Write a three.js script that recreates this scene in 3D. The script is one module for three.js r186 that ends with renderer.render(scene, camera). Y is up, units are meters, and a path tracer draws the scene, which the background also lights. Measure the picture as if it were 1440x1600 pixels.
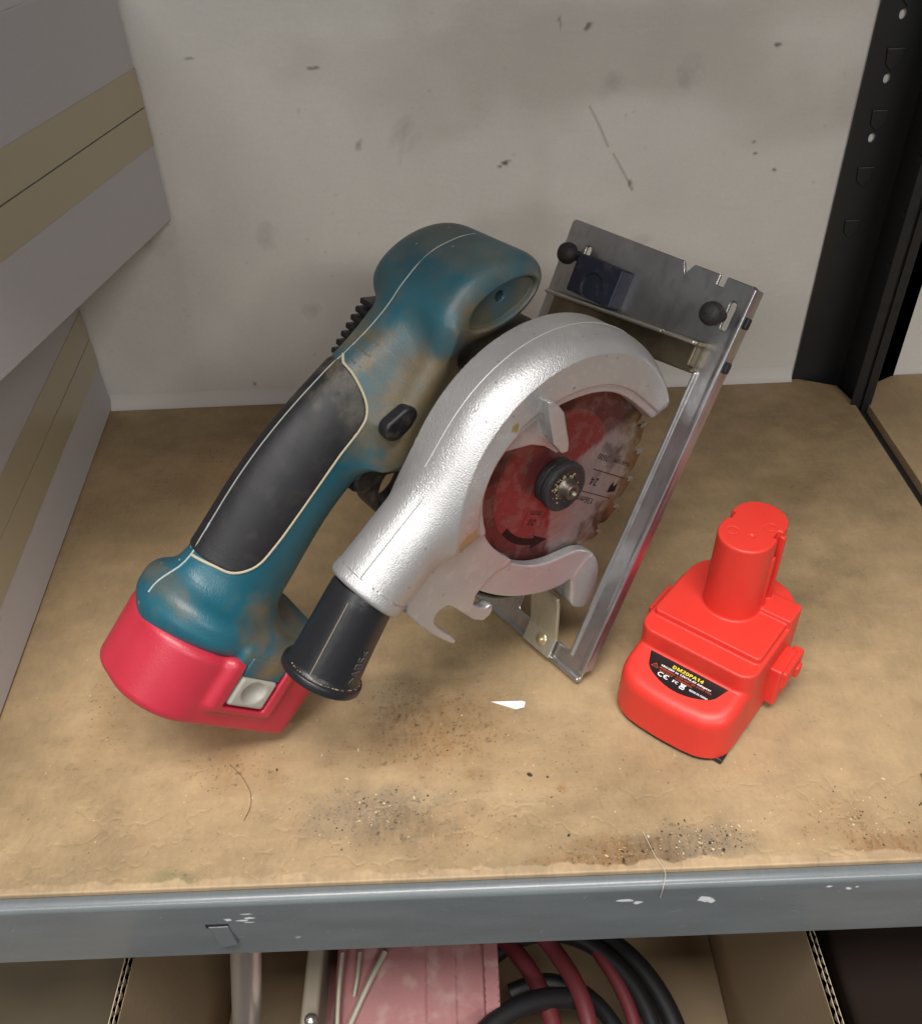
import * as THREE from 'three';
import { mergeGeometries } from 'three/addons/utils/BufferGeometryUtils.js';
import { RoundedBoxGeometry } from 'three/addons/geometries/RoundedBoxGeometry.js';
import { RectAreaLightUniformsLib } from 'three/addons/lights/RectAreaLightUniformsLib.js';
import { FontLoader } from 'three/addons/loaders/FontLoader.js';
import { TextGeometry } from 'three/addons/geometries/TextGeometry.js';

// ------------------------------------------------------------------ camera, light, exposure
const scene = new THREE.Scene();
const camera = new THREE.PerspectiveCamera(59.49, 921 / 1024, 0.01, 30);
camera.position.set(0, 0.4249, 0.21526);
camera.rotation.set(-40.1916 * Math.PI / 180, 0.41858 * Math.PI / 180, -2.6866 * Math.PI / 180, 'YXZ');
scene.background = new THREE.Color().setRGB(0.17, 0.168, 0.168);      // dim indoor surroundings, never in view
const renderer = new THREE.WebGLRenderer({ antialias: true });
renderer.setSize(921, 1024);
renderer.toneMapping = THREE.LinearToneMapping;
renderer.toneMappingExposure = 1.0;
renderer.shadowMap.enabled = true;
RectAreaLightUniformsLib.init();
const LAMPS = [   // ceiling tube fittings: centre, length, width, radiance
  { p: [-0.1, 1.75, 0.46], w: 1.2, h: 0.5, i: 21 },
  { p: [1.0, 1.75, 2.6], w: 1.2, h: 0.6, i: 27 },
  { p: [-1.2, 1.75, 2.4], w: 1.2, h: 0.6, i: 16 },
];

// ------------------------------------------------------------------ helpers
const V = (x, y, z) => new THREE.Vector3(x, y, z);
let seed = 7;
const rnd = () => { seed = (seed * 1664525 + 1013904223) >>> 0; return seed / 4294967296; };
const clamp = (x, a = 0, b = 1) => Math.min(b, Math.max(a, x));
const sstep = (a, b, x) => { const t = clamp((x - a) / (b - a)); return t * t * (3 - 2 * t); };
const mix = (a, b, t) => a + (b - a) * t;
const HT = new Float32Array(65536); { let q = 12345; for (let i = 0; i < 65536; i++) { q = (Math.imul(q, 1664525) + 1013904223) >>> 0; HT[i] = (q >>> 8) / 16777216; } }
const h3 = (x, y, z) => HT[(Math.imul(x, 7919) + Math.imul(y, 104729) + Math.imul(z, 15485863) ^ ((Math.imul(x, 31) + y) << 5) ^ (Math.imul(x + 17 * y + 131 * z, 40503) >>> 3)) & 65535];
function noise(x, y, z = 0) {
  const i = Math.floor(x), j = Math.floor(y); let u = x - i, v = y - j; u = u * u * (3 - 2 * u); v = v * v * (3 - 2 * v);
  if (Number.isInteger(z)) { const a = h3(i, j, z), b = h3(i + 1, j, z), c = h3(i, j + 1, z), d = h3(i + 1, j + 1, z), e = a + (b - a) * u; return e + (c + (d - c) * u - e) * v; }
  const k = Math.floor(z); let w = z - k; w = w * w * (3 - 2 * w);
  let a = h3(i, j, k), b = h3(i + 1, j, k), c = h3(i, j + 1, k), d = h3(i + 1, j + 1, k), e = a + (b - a) * u; const p = e + (c + (d - c) * u - e) * v;
  a = h3(i, j, k + 1); b = h3(i + 1, j, k + 1); c = h3(i, j + 1, k + 1); d = h3(i + 1, j + 1, k + 1); e = a + (b - a) * u; return p + (e + (c + (d - c) * u - e) * v - p) * w;
}
function fbm(x, y, z = 0, n = 4) { let s = 0, a = 0.5, t = 0; for (let i = 0; i < n; i++) { s += a * noise(x, y, z); t += a; a *= 0.5; x = x * 2.03 + 17.1; y = y * 2.03 + 9.2; z = Number.isInteger(z) ? z + 11 : z * 2.03 + 4.7; } return s / t; }
const lin = (c) => Math.pow(clamp(c), 1 / 2.2) * 255;
function dataTex(w, h, fn, srgb = true) {
  const d = new Uint8Array(w * h * 4);
  for (let y = 0; y < h; y++) for (let x = 0; x < w; x++) { const c = fn((x + 0.5) / w, (y + 0.5) / h); const o = (y * w + x) * 4; for (let k = 0; k < 3; k++) d[o + k] = srgb ? lin(c[k]) : clamp(c[k]) * 255; d[o + 3] = 255; }
  const t = new THREE.DataTexture(d, w, h); t.magFilter = THREE.LinearFilter; t.minFilter = THREE.LinearMipmapLinearFilter; t.generateMipmaps = true; t.wrapS = t.wrapT = THREE.RepeatWrapping;
  if (srgb) t.colorSpace = THREE.SRGBColorSpace; t.needsUpdate = true; return t;
}
const gray = (v) => [v, v, v];
const used = {};
const numbered = (n) => { const k = used[n] = (used[n] ?? -1) + 1; return k ? `${n}_${String(k).padStart(3, '0')}` : n; };
function mesh(name, geo, mat, parent) { const m = new THREE.Mesh(geo, mat); m.name = name; m.castShadow = m.receiveShadow = true; (parent ?? scene).add(m); if (!parent) m.name = numbered(name); return m; }
function tag(o, label, category, group) { o.userData.label = label; o.userData.category = category; if (group) o.userData.group = group; return o; }
function thing(name, label, category, group) { const g = new THREE.Group(); g.name = numbered(name); scene.add(g); return tag(g, label, category, group); }
function struct(o) { o.userData.kind = 'structure'; return o; }
const box = (w, h, d, x, y, z, r = 0) => { const g = r ? new RoundedBoxGeometry(w, h, d, 3, r) : new THREE.BoxGeometry(w, h, d); g.translate(x, y, z); return g; };
const col = (r, g, b) => new THREE.Color().setRGB(r, g, b);
const std = (o) => new THREE.MeshStandardMaterial({ side: THREE.DoubleSide, ...o });
const phys = (o) => new THREE.MeshPhysicalMaterial({ side: THREE.DoubleSide, ...o });

// small tiling relief textures
const tile = (n, f, o = 4) => dataTex(n, n, (u, v) => { // wraps by blending
  const g = (a, b) => fbm(a * f, b * f, 3.3, o), s = (1 - u), t = (1 - v);
  return gray(clamp(0.5 + 1.6 * ((g(u, v) * s * t + g(u - 1, v) * u * t + g(u, v - 1) * s * v + g(u - 1, v - 1) * u * v) - 0.5)));
}, false);
const reliefFine = tile(256, 60, 3), reliefMid = tile(256, 18, 4);
const rep = (t, k) => { const c = t.clone(); c.repeat.set(k, k); c.needsUpdate = true; return c; };

// ---- signed distance helpers (millimetres)
const len2 = Math.hypot;
const smin = (a, b, k) => { const h = Math.max(k - Math.abs(a - b), 0) / k; return Math.min(a, b) - h * h * k * 0.25; };
const smax = (a, b, k) => -smin(-a, -b, k);
const rbox2 = (x, y, hx, hy, r) => { const qx = Math.abs(x) - hx + r, qy = Math.abs(y) - hy + r; return len2(Math.max(qx, 0), Math.max(qy, 0)) + Math.min(Math.max(qx, qy), 0) - r; };
const rbox3 = (x, y, z, hx, hy, hz, r) => { const a = Math.abs(x) - hx + r, b = Math.abs(y) - hy + r, c = Math.abs(z) - hz + r; return Math.hypot(Math.max(a, 0), Math.max(b, 0), Math.max(c, 0)) + Math.min(Math.max(a, b, c), 0) - r; };
const extrude = (d2, z, hz, r = 0) => { const a = d2 + r, b = Math.abs(z) - hz + r; return Math.min(Math.max(a, b), 0) + len2(Math.max(a, 0), Math.max(b, 0)) - r; };
function ell2(x, y, p, q) { const k = len2(x / p, y / q), g = len2(x / (p * p), y / (q * q)); return g < 1e-9 ? -Math.min(p, q) : k * (k - 1) / g; }
function chaikin(P, n = 2) { for (let k = 0; k < n; k++) { const Q = []; P.forEach((a, i) => { const b = P[(i + 1) % P.length]; Q.push([a[0] * 0.75 + b[0] * 0.25, a[1] * 0.75 + b[1] * 0.25], [a[0] * 0.25 + b[0] * 0.75, a[1] * 0.25 + b[1] * 0.75]); }); P = Q; } return P; }
function polySDF(P) {
  return (x, y) => {
    let d = 1e9, s = 1;
    for (let i = 0, j = P.length - 1; i < P.length; j = i++) {
      const ex = P[j][0] - P[i][0], ey = P[j][1] - P[i][1], wx = x - P[i][0], wy = y - P[i][1];
      const t = clamp((wx * ex + wy * ey) / (ex * ex + ey * ey)), bx = wx - ex * t, by = wy - ey * t; d = Math.min(d, bx * bx + by * by);
      const c1 = y >= P[i][1], c2 = y < P[j][1], c3 = ex * wy > ey * wx; if ((c1 && c2 && c3) || (!c1 && !c2 && !c3)) s = -s;
    }
    return s * Math.sqrt(d);
  };
}
// surface nets over a sparse grid; f in mm, geometry in metres
function meshSDF(f, b, h, color, uvScale = 1) {
  const n = [0, 1, 2].map((k) => Math.ceil((b[k + 3] - b[k]) / h) + 1), [nx, ny, nz] = n, B = 8;
  const g = new Float32Array(nx * ny * nz).fill(1e3), at = (i, j, k) => i + nx * (j + ny * k);
  for (let K = 0; K < nz; K += B) for (let J = 0; J < ny; J += B) for (let I = 0; I < nx; I += B) {
    const c = f(b[0] + (I + B / 2) * h, b[1] + (J + B / 2) * h, b[2] + (K + B / 2) * h);
    const far = Math.abs(c) > B * h * 1.35;
    for (let k = K; k < Math.min(K + B, nz); k++) for (let j = J; j < Math.min(J + B, ny); j++) for (let i = I; i < Math.min(I + B, nx); i++) g[at(i, j, k)] = far ? c : f(b[0] + i * h, b[1] + j * h, b[2] + k * h);
  }
  const id = new Int32Array(nx * ny * nz).fill(-1), pos = [], idx = [];
  const E = [[0, 1], [2, 3], [4, 5], [6, 7], [0, 2], [1, 3], [4, 6], [5, 7], [0, 4], [1, 5], [2, 6], [3, 7]];
  const v = new Float32Array(8);
  for (let k = 0; k < nz - 1; k++) for (let j = 0; j < ny - 1; j++) for (let i = 0; i < nx - 1; i++) {
    let m = 0; for (let c = 0; c < 8; c++) { v[c] = g[at(i + (c & 1), j + ((c >> 1) & 1), k + (c >> 2))]; if (v[c] < 0) m |= 1 << c; }
    if (m === 0 || m === 255) continue;
    let x = 0, y = 0, z = 0, q = 0;
    for (const [a, c] of E) { if ((v[a] < 0) === (v[c] < 0)) continue; const t = v[a] / (v[a] - v[c]); x += (a & 1) + t * ((c & 1) - (a & 1)); y += ((a >> 1) & 1) + t * (((c >> 1) & 1) - ((a >> 1) & 1)); z += (a >> 2) + t * ((c >> 2) - (a >> 2)); q++; }
    id[at(i, j, k)] = pos.length / 3; pos.push(b[0] + (i + x / q) * h, b[1] + (j + y / q) * h, b[2] + (k + z / q) * h);
  }
  const quad = (a, c, d, e, flip) => { if (a < 0 || c < 0 || d < 0 || e < 0) return; if (flip) idx.push(a, d, c, c, d, e); else idx.push(a, c, d, c, e, d); };
  for (let k = 1; k < nz - 1; k++) for (let j = 1; j < ny - 1; j++) for (let i = 1; i < nx - 1; i++) {
    const s = g[at(i, j, k)] < 0;
    if (s !== (g[at(i + 1, j, k)] < 0)) quad(id[at(i, j - 1, k - 1)], id[at(i, j, k - 1)], id[at(i, j - 1, k)], id[at(i, j, k)], !s);
    if (s !== (g[at(i, j + 1, k)] < 0)) quad(id[at(i - 1, j, k - 1)], id[at(i, j, k - 1)], id[at(i - 1, j, k)], id[at(i, j, k)], s);
    if (s !== (g[at(i, j, k + 1)] < 0)) quad(id[at(i - 1, j - 1, k)], id[at(i, j - 1, k)], id[at(i - 1, j, k)], id[at(i, j, k)], !s);
  }
  const N = pos.length / 3, P = new Float32Array(N * 3), NR = new Float32Array(N * 3), UV = new Float32Array(N * 2), C = color ? new Float32Array(N * 3) : null, e = h * 0.45;
  for (let i = 0; i < N; i++) {
    let x = pos[3 * i], y = pos[3 * i + 1], z = pos[3 * i + 2], a, c, d, l;
    for (let r = 0; r < 2; r++) {
      a = f(x + e, y, z) - f(x - e, y, z); c = f(x, y + e, z) - f(x, y - e, z); d = f(x, y, z + e) - f(x, y, z - e); l = Math.hypot(a, c, d) || 1; a /= l; c /= l; d /= l;
      if (r === 0) { const q = clamp(f(x, y, z), -0.4 * h, 0.4 * h); x -= a * q; y -= c * q; z -= d * q; }
    }
    P.set([x / 1000, y / 1000, z / 1000], 3 * i); NR.set([a, c, d], 3 * i);
    UV.set([(y * 0.9 + x * 0.45 + z * 0.1) * uvScale / 100, (z * 0.9 - x * 0.5 + y * 0.1) * uvScale / 100], 2 * i);
    if (C) C.set(color(x, y, z, a, c, d), 3 * i);
  }
  const G = new THREE.BufferGeometry(); G.setAttribute('position', new THREE.BufferAttribute(P, 3)); G.setAttribute('normal', new THREE.BufferAttribute(NR, 3)); G.setAttribute('uv', new THREE.BufferAttribute(UV, 2));
  if (C) G.setAttribute('color', new THREE.BufferAttribute(C, 3)); G.setIndex(idx); return G;
}
const tube = (pts, r, seg = 8, per = 6, closed = false) => new THREE.TubeGeometry(new THREE.CatmullRomCurve3(pts, closed), pts.length * per, r, seg, closed);
function lathe(prof, n = 48) { return new THREE.LatheGeometry(prof.map(([r, y]) => new THREE.Vector2(r, y)), n); }
const aim = (g, from, to) => { const d = to.clone().sub(from).normalize(); g.applyQuaternion(new THREE.Quaternion().setFromUnitVectors(V(0, 1, 0), d)); g.translate(from.x, from.y, from.z); return g; };

// ------------------------------------------------------------------ lamps (ceiling fittings)
const lampMat = std({ color: 0xffffff, emissive: 0xffffff, emissiveIntensity: 3 }), lampBody = std({ color: 0xdddddd, roughness: 0.6 });
LAMPS.forEach((L, i) => {
  const g = thing('ceiling_lamp', ['square white ceiling lamp over the front of the shelves', 'white ceiling lamp farther out to the right of the aisle', 'white ceiling lamp farther out to the left of the aisle'][i], 'lamp', 'ceiling lamps over the aisle'); g.position.set(...L.p);
  mesh('housing', box(L.w + 0.04, 0.05, L.h + 0.03, 0, 0.035, 0), lampBody, g);
  mesh('diffuser', box(L.w, 0.008, L.h, 0, 0.004, 0), lampMat, g);
  const l = new THREE.RectAreaLight(new THREE.Color(1, 0.965, 0.92), L.i, L.w, L.h); l.position.set(L.p[0], L.p[1] - 0.008, L.p[2]); l.lookAt(L.p[0], L.p[1] - 1, L.p[2]); l.castShadow = true; scene.add(l);
});

// ------------------------------------------------------------------ setting: back wall
{
  const W = 1536, H = 768, x0 = -0.75, x1 = 0.75, y0 = -0.15, y1 = 0.6;
  const cv = document.createElement('canvas'); cv.width = W; cv.height = H; const c = cv.getContext('2d');
  const X = (x) => (x - x0) / (x1 - x0) * W, Y = (y) => (1 - (y - y0) / (y1 - y0)) * H;
  const im = c.createImageData(W, H);
  for (let j = 0; j < H; j++) for (let i = 0; i < W; i++) {
    const n = fbm(i / 260, j / 260, 1, 4) - 0.5, m = fbm(i / 40, j / 55, 8, 3) - 0.5, k = 1 + 0.10 * n + 0.05 * m + 0.025 * (h3(i, j, 5) - 0.5), o = (j * W + i) * 4;
    const t = sstep(0.52, 0.72, fbm(i / 190, j / 120, 31, 4)) * 0.10;
    im.data[o] = 205 * k * (1 - t * 0.9); im.data[o + 1] = 203 * k * (1 - t); im.data[o + 2] = 198 * k * (1 - t * 1.1); im.data[o + 3] = 255;
  }
  c.putImageData(im, 0, 0);
  const smudge = (x, y, l, w, a, al) => { c.save(); c.translate(X(x), Y(y)); c.rotate(a); for (let q = 0; q < 9; q++) { c.fillStyle = `rgba(70,62,55,${al * (0.3 + 0.5 * rnd())})`; c.beginPath(); c.ellipse((rnd() - 0.5) * l * 1024, (rnd() - 0.5) * w * 1024, l * 1024 * (0.15 + 0.3 * rnd()), w * 1024 * (0.2 + 0.5 * rnd()), rnd(), 0, 7); c.fill(); } c.restore(); };
  smudge(-0.0911, 0.2647, 0.006, 0.0012, -0.2, 0.5); smudge(0.095, 0.2827, 0.005, 0.0025, -0.7, 0.45); smudge(0.0765, 0.2861, 0.007, 0.001, 1.4, 0.3); smudge(0.0399, 0.1952, 0.006, 0.002, -0.4, 0.5); smudge(0.0355, 0.193, 0.003, 0.001, 0, 0.4);
  smudge(0.2252, 0.2664, 0.004, 0.0015, 0.2, 0.5); smudge(0.2227, 0.1941, 0.003, 0.0015, 0, 0.35); smudge(0.2203, 0.2024, 0.003, 0.0012, 0, 0.3); smudge(0.2391, 0.1818, 0.003, 0.0012, 0, 0.35); smudge(-0.0985, 0.0415, 0.002, 0.003, 0, 0.5); smudge(-0.1772, 0.017, 0.002, 0.0025, 0, 0.4); smudge(-0.1744, 0.2741, 0.006, 0.001, 0, 0.3); smudge(-0.0663, 0.2112, 0.004, 0.006, 0.2, 0.15);
  smudge(0.1331, 0.1746, 0.009, 0.0012, 1.1, 0.5); c.strokeStyle = 'rgba(70,60,55,0.28)'; c.lineWidth = 1.3; c.beginPath(); c.moveTo(X(0.0987), Y(0.2326)); c.quadraticCurveTo(X(0.108), Y(0.218), X(0.1143), Y(0.2034)); c.stroke(); c.beginPath(); c.moveTo(X(0.118), Y(0.199)); c.lineTo(X(0.132), Y(0.176)); c.stroke();
  for (let q = 0; q < 70; q++) smudge(-0.3 + 0.6 * rnd(), 0.02 + 0.3 * rnd(), 0.001 + 0.002 * rnd(), 0.0006 + 0.0008 * rnd(), rnd() * 3, 0.09);
  for (let q = 0; q < 9; q++) smudge(-0.28 + 0.56 * rnd(), 0.04 + 0.25 * rnd(), 0.01 + 0.02 * rnd(), 0.008 + 0.012 * rnd(), rnd() * 3, 0.05);
  const t = new THREE.CanvasTexture(cv); t.colorSpace = THREE.SRGBColorSpace;
  const m = std({ map: t, roughness: 0.55, bumpMap: rep(reliefMid, 12), bumpScale: 0.0003 });
  const g = new THREE.PlaneGeometry(1.5, 0.75); g.translate(0, 0.225, 0);
  const geo = new THREE.BoxGeometry(1.5, 0.75, 0.02); geo.translate(0, 0.225, -0.46);
  struct(mesh('back_wall', geo, m));
  const low = struct(mesh('lower_back_wall', box(1.5, 0.5, 0.02, 0, -0.402, -0.461), std({ color: col(0.6, 0.59, 0.56), roughness: 0.6 })));
}

// ------------------------------------------------------------------ shelving unit
const grayPaint = (map) => phys({ map, color: map ? 0xffffff : col(0.107, 0.12, 0.125), roughness: 0.42, clearcoat: 0.4, clearcoatRoughness: 0.2, bumpMap: rep(reliefFine, 6), bumpScale: 0.00008 });
const darkSteel = phys({ color: col(0.013, 0.0135, 0.0145), roughness: 0.45, bumpMap: rep(reliefMid, 4), bumpScale: 0.0002 });
const rack = thing('shelving_unit', 'grey steel shelving bay with a stained brown board shelf and dark upright', 'shelf');
{
  // shelf board, stained hardboard
  const W = 1792, H = 960, x0 = -0.5, x1 = 0.33, z0 = -0.45, z1 = -0.004;
  const S = [[-0.0227, -0.0917, 0.05, 0.042, 0.62, 0], [-0.045, -0.118, 0.03, 0.028, 0.5, 1], [-0.05, -0.046, 0.055, 0.022, 0.68, 1], [-0.02, -0.035, 0.05, 0.02, 0.3, 0], [0.0634, -0.013, 0.038, 0.014, 0.75, 0], [0.112, -0.018, 0.034, 0.017, 0.7, 1], [0.212, -0.012, 0.04, 0.014, 0.8, 0], [0.18, -0.03, 0.03, 0.02, 0.3, 0], [-0.135, -0.075, 0.04, 0.02, 0.48, 0], [-0.1556, -0.012, 0.018, 0.008, 0.5, 2], [0.03, -0.07, 0.05, 0.03, 0.16, 0], [0.0, -0.3, 0.1, 0.06, 0.25, 0], [0.24, -0.3, 0.03, 0.02, 0.22, 0], [-0.21, -0.13, 0.025, 0.06, 0.3, 0], [0.2, -0.25, 0.05, 0.03, 0.2, 0], [-0.2, -0.35, 0.06, 0.05, 0.3, 0], [0.045, -0.055, 0.006, 0.005, 0.6, 0]];
  const tint = [[0.30, 0.19, 0.10], [0.24, 0.21, 0.18], [0.22, 0.24, 0.16]];
  const tx = dataTex(W, H, (u, v) => {
    const x = mix(x0, x1, u), z = mix(z0, z1, v), X = x * 1000, Z = z * 1000;
    const big = fbm(X / 75, Z / 60, 2, 4) - 0.5, mid = fbm(X / 14, Z / 11, 5, 4) - 0.5, fib = fbm(X / 1.6 + 3 * mid, Z / 5, 9, 3) - 0.5, gr = h3(Math.floor(X * 2.4), Math.floor(Z * 2.4), 3) - 0.5;
    let k = 1 + 0.62 * big + 0.34 * mid + 0.16 * fib + 0.13 * gr, r = 0.335 * k, g = 0.236 * k, b = 0.126 * (k + 0.08 * big);
    const spk = h3(Math.floor(X * 1.7), Math.floor(Z * 1.7), 77);
    let grime = 0;
    for (const [sx, sz, rx, rz, st, ty] of S) {
      const q = len2((x - sx) / rx, (z - sz) / rz); if (q > 1.6) continue;
      let a = st * sstep(1.15, 0.25, q + 0.9 * mid + 0.55 * big) * (0.55 + 0.9 * clamp(0.5 + 2.2 * fib + mid));
      a = clamp(a, 0, 0.9); grime = Math.max(grime, a); const t = tint[ty]; r *= mix(1, t[0] / 0.42, a); g *= mix(1, t[1] / 0.34, a); b *= mix(1, t[2] / 0.25, a);
    }
    if (spk > 0.9988 - 0.05 * grime) { const d = spk > 0.9992 ? 1.7 : 0.45; r *= d; g *= d; b *= d; }
    // dark flecks and rubbed spots, denser towards the worn front
    const fl = fbm(X / 3.1, Z / 2.4, 41, 3); if (fl > 0.71) { const a = sstep(0.71, 0.82, fl) * (0.10 + 0.7 * grime); r *= 1 - a; g *= 1 - a; b *= 1 - a; }
    const pl = fbm(X / 26, Z / 4, 61, 3); if (pl > 0.66) { const a = sstep(0.66, 0.8, pl) * 0.1; r = mix(r, 0.5, a); g = mix(g, 0.38, a); b = mix(b, 0.25, a); }
    const ed = 0.85 * sstep(-0.0122, -0.0108, z + 0.006 * (fbm(X / 8, 3, 4, 5) - 0.5) + 0.002 * mid); if (ed > 0) { r = mix(r, 0.47 * (0.85 + 0.25 * fib + 0.5 * mid), ed); g = mix(g, 0.34 * (0.85 + 0.25 * fib + 0.5 * mid), ed); b = mix(b, 0.2 * (0.85 + 0.25 * fib + 0.5 * mid), ed); }
    return [r, g, b];
  });
  tx.wrapS = tx.wrapT = THREE.ClampToEdgeWrapping;
  const bump = dataTex(1024, 550, (u, v) => { const X = u * 830, Z = v * 446; let k = 0.55 + 0.25 * (fbm(X / 2.2, Z / 2.2, 21, 3) - 0.5) + 0.3 * (fbm(X / 9, Z / 9, 22, 3) - 0.5); const cr = Math.abs(fbm(X / 17, Z / 17, 23, 3) - 0.5); if (Z > 395 && cr < 0.016) k -= 0.35 * (1 - cr / 0.016); return gray(k); }, false);
  bump.wrapS = bump.wrapT = THREE.ClampToEdgeWrapping;
  const sh = new THREE.Shape([[x0, 0.008], [0.3268, 0.008], [0.3268, 0.408], [0.3214, 0.4345], [0.2902, 0.4485], [x0, 0.4485]].map(([a, b]) => new THREE.Vector2(a, b)));
  const g = new THREE.ExtrudeGeometry(sh, { depth: 0.0145, bevelEnabled: true, bevelThickness: 0.0008, bevelSize: 0.0008, bevelSegments: 2 });
  const p = g.attributes.position, uv = g.attributes.uv; g.rotateX(-Math.PI / 2); g.translate(0, -0.0153, 0);
  for (let i = 0; i < p.count; i++) uv.setXY(i, (p.getX(i) - x0) / (x1 - x0), (p.getZ(i) - z0) / (z1 - z0));
  mesh('shelf_board', g, std({ map: tx, roughness: 0.62, bumpMap: bump, bumpScale: 0.001 }), rack);

  // front beam: folded steel angle swept along x
  const prof = []; const pr = (z, y) => prof.push([z, y]);
  pr(-0.03, -0.0165); pr(-0.0078, -0.0165); pr(-0.0074, -0.0035); pr(-0.0065, -0.0026); pr(-0.0045, -0.0025); for (let i = 0; i <= 6; i++) { const a = i / 6 * Math.PI / 2; pr(-0.0042 + 0.0042 * Math.sin(a), -0.0067 + 0.0042 * Math.cos(a)); }
  pr(0, -0.02); pr(0, -0.04); for (let i = 0; i <= 5; i++) { const a = i / 5 * Math.PI / 2; pr(-0.003 + 0.003 * Math.cos(a), -0.0568 - 0.003 * Math.sin(a)); } pr(-0.014, -0.0598); pr(-0.014, -0.0578); pr(-0.004, -0.0578); pr(-0.002, -0.0555); pr(-0.002, -0.0185); pr(-0.03, -0.0185);
  const X0 = -0.6, X1 = 0.6, nx = 60, pos = [], uvs = [], idx = []; let s = 0; const ss = prof.map((q, i) => { if (i) s += len2(q[0] - prof[i - 1][0], q[1] - prof[i - 1][1]); return s; });
  const n = prof.length; for (let i = 0; i <= nx; i++) for (let j = 0; j < n; j++) { pos.push(mix(X0, X1, i / nx), prof[j][1], prof[j][0]); uvs.push(i / nx, (prof[j][1] + 0.06) / 0.06); }
  for (let i = 0; i < nx; i++) for (let j = 0; j < n; j++) { const k = (j + 1) % n, a = i * n + j, b = i * n + k, c = a + n, d = b + n; idx.push(a, b, c, b, d, c); }
  const bg = new THREE.BufferGeometry(); bg.setAttribute('position', new THREE.Float32BufferAttribute(pos, 3)); bg.setAttribute('uv', new THREE.Float32BufferAttribute(uvs, 2)); bg.setIndex(idx); bg.computeVertexNormals();
  const cv = document.createElement('canvas'); cv.width = 2048; cv.height = 128; const c = cv.getContext('2d'), im = c.createImageData(2048, 128);
  for (let j = 0; j < 128; j++) for (let i = 0; i < 2048; i++) { const k = 1 + 0.14 * (fbm(i / 60, j / 22, 3, 4) - 0.5) + 0.05 * (h3(i, j, 2) - 0.5), o = (j * 2048 + i) * 4; im.data[o] = 100 * k; im.data[o + 1] = 106 * k; im.data[o + 2] = 109 * k; im.data[o + 3] = 255; }
  c.putImageData(im, 0, 0);
  const X = (x) => (x - X0) / (X1 - X0) * 2048, Y = (y) => -y / 0.06 * 128;
  const chip = (x, y, w, h, fill = '#d8dadb') => { c.fillStyle = fill; c.beginPath(); const m = 9; for (let i = 0; i < m; i++) { const a = i / m * 6.283, r = 0.55 + 0.6 * rnd(); c.lineTo(X(x) + Math.cos(a) * r * w * 1600, Y(y) + Math.sin(a) * r * h * 1900); } c.fill(); };
  chip(-0.1285, -0.0195, 0.0022, 0.0018); chip(-0.122, -0.021, 0.0045, 0.0012); chip(-0.1175, -0.0185, 0.003, 0.0016); chip(-0.118, -0.0145, 0.004, 0.0006); chip(-0.119, -0.0232, 0.0035, 0.0006); chip(-0.0965, -0.0415, 0.002, 0.0018, '#9a9d9e'); chip(-0.135, -0.0475, 0.003, 0.0012);
  chip(0.072, -0.016, 0.0055, 0.0016); chip(0.078, -0.0185, 0.0025, 0.002); chip(0.1112, -0.0177, 0.0042, 0.0038); chip(0.115, -0.0195, 0.002, 0.0028); chip(0.1719, -0.0096, 0.002, 0.0012); chip(0.1823, -0.0125, 0.0024, 0.0018); chip(0.186, -0.011, 0.0014, 0.0008); chip(0.14, -0.02, 0.0004, 0.0004, '#aeb0b0');
  for (let i = 0; i < 90; i++) chip(-0.25 + 0.5 * rnd(), -0.008 - 0.046 * rnd(), 0.0002 + 0.0003 * rnd(), 0.0002 + 0.0003 * rnd(), rnd() > 0.4 ? '#94989a' : '#3a3d3e');
  c.strokeStyle = 'rgba(165,170,172,0.5)'; c.lineWidth = 1; for (let i = 0; i < 16; i++) { const x = -0.25 + 0.5 * rnd(), y = -0.01 - 0.04 * rnd(); c.beginPath(); c.moveTo(X(x), Y(y)); c.lineTo(X(x + 0.012 * (rnd() - 0.5)), Y(y + 0.008 * (rnd() - 0.5))); c.stroke(); }
  const t = new THREE.CanvasTexture(cv); t.colorSpace = THREE.SRGBColorSpace;
  mesh('front_beam', bg, grayPaint(t), rack);
  // lanced tab in the beam
  const tb = new THREE.Shape([[-0.0045, 0.0075], [0.0045, 0.0075], [0.0065, -0.0085], [-0.0015, -0.0105]].map(([a, b]) => new THREE.Vector2(a, b)));
  const tg = new THREE.ExtrudeGeometry(tb, { depth: 0.0012, bevelEnabled: true, bevelSize: 0.0005, bevelThickness: 0.0005, bevelSegments: 2 }); tg.rotateX(-0.1); tg.translate(-0.1345, -0.0335, 0.0);
  mesh('lanced_tab', tg, grayPaint(null), rack);
  mesh('tab_slot', box(0.0115, 0.003, 0.0008, -0.1352, -0.0252, 0.0001), std({ color: col(0.004, 0.004, 0.004), roughness: 0.9 }), rack);

  // uprights with punched keyholes
  const upright = (dir, xo) => {
    const f = new THREE.Shape([[0, -0.5], [0.044, -0.5], [0.044, 0.75], [0, 0.75]].map(([a, b]) => new THREE.Vector2(a, b)));
    for (let k = -1; k < 8; k++) { const h = new THREE.Path(); h.absellipse(0.0164, 0.2425 + k * 0.04, 0.0026, 0.0034, 0, Math.PI * 2); f.holes.push(h); }
    const g = new THREE.ExtrudeGeometry(f, { depth: 0.0018, bevelEnabled: false, curveSegments: 10 }); g.scale(dir, 1, 1); g.translate(xo, 0, -0.4492);
    const u = mesh('upright', g, darkSteel, rack);
    const x = xo + dir * 0.0425;
    mesh('web', mergeGeometries([box(0.0018, 1.25, 0.040, x, 0.125, -0.4268), box(0.007, 1.25, 0.0018, x - dir * 0.0035, 0.125, -0.405)]), darkSteel, u);
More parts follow.
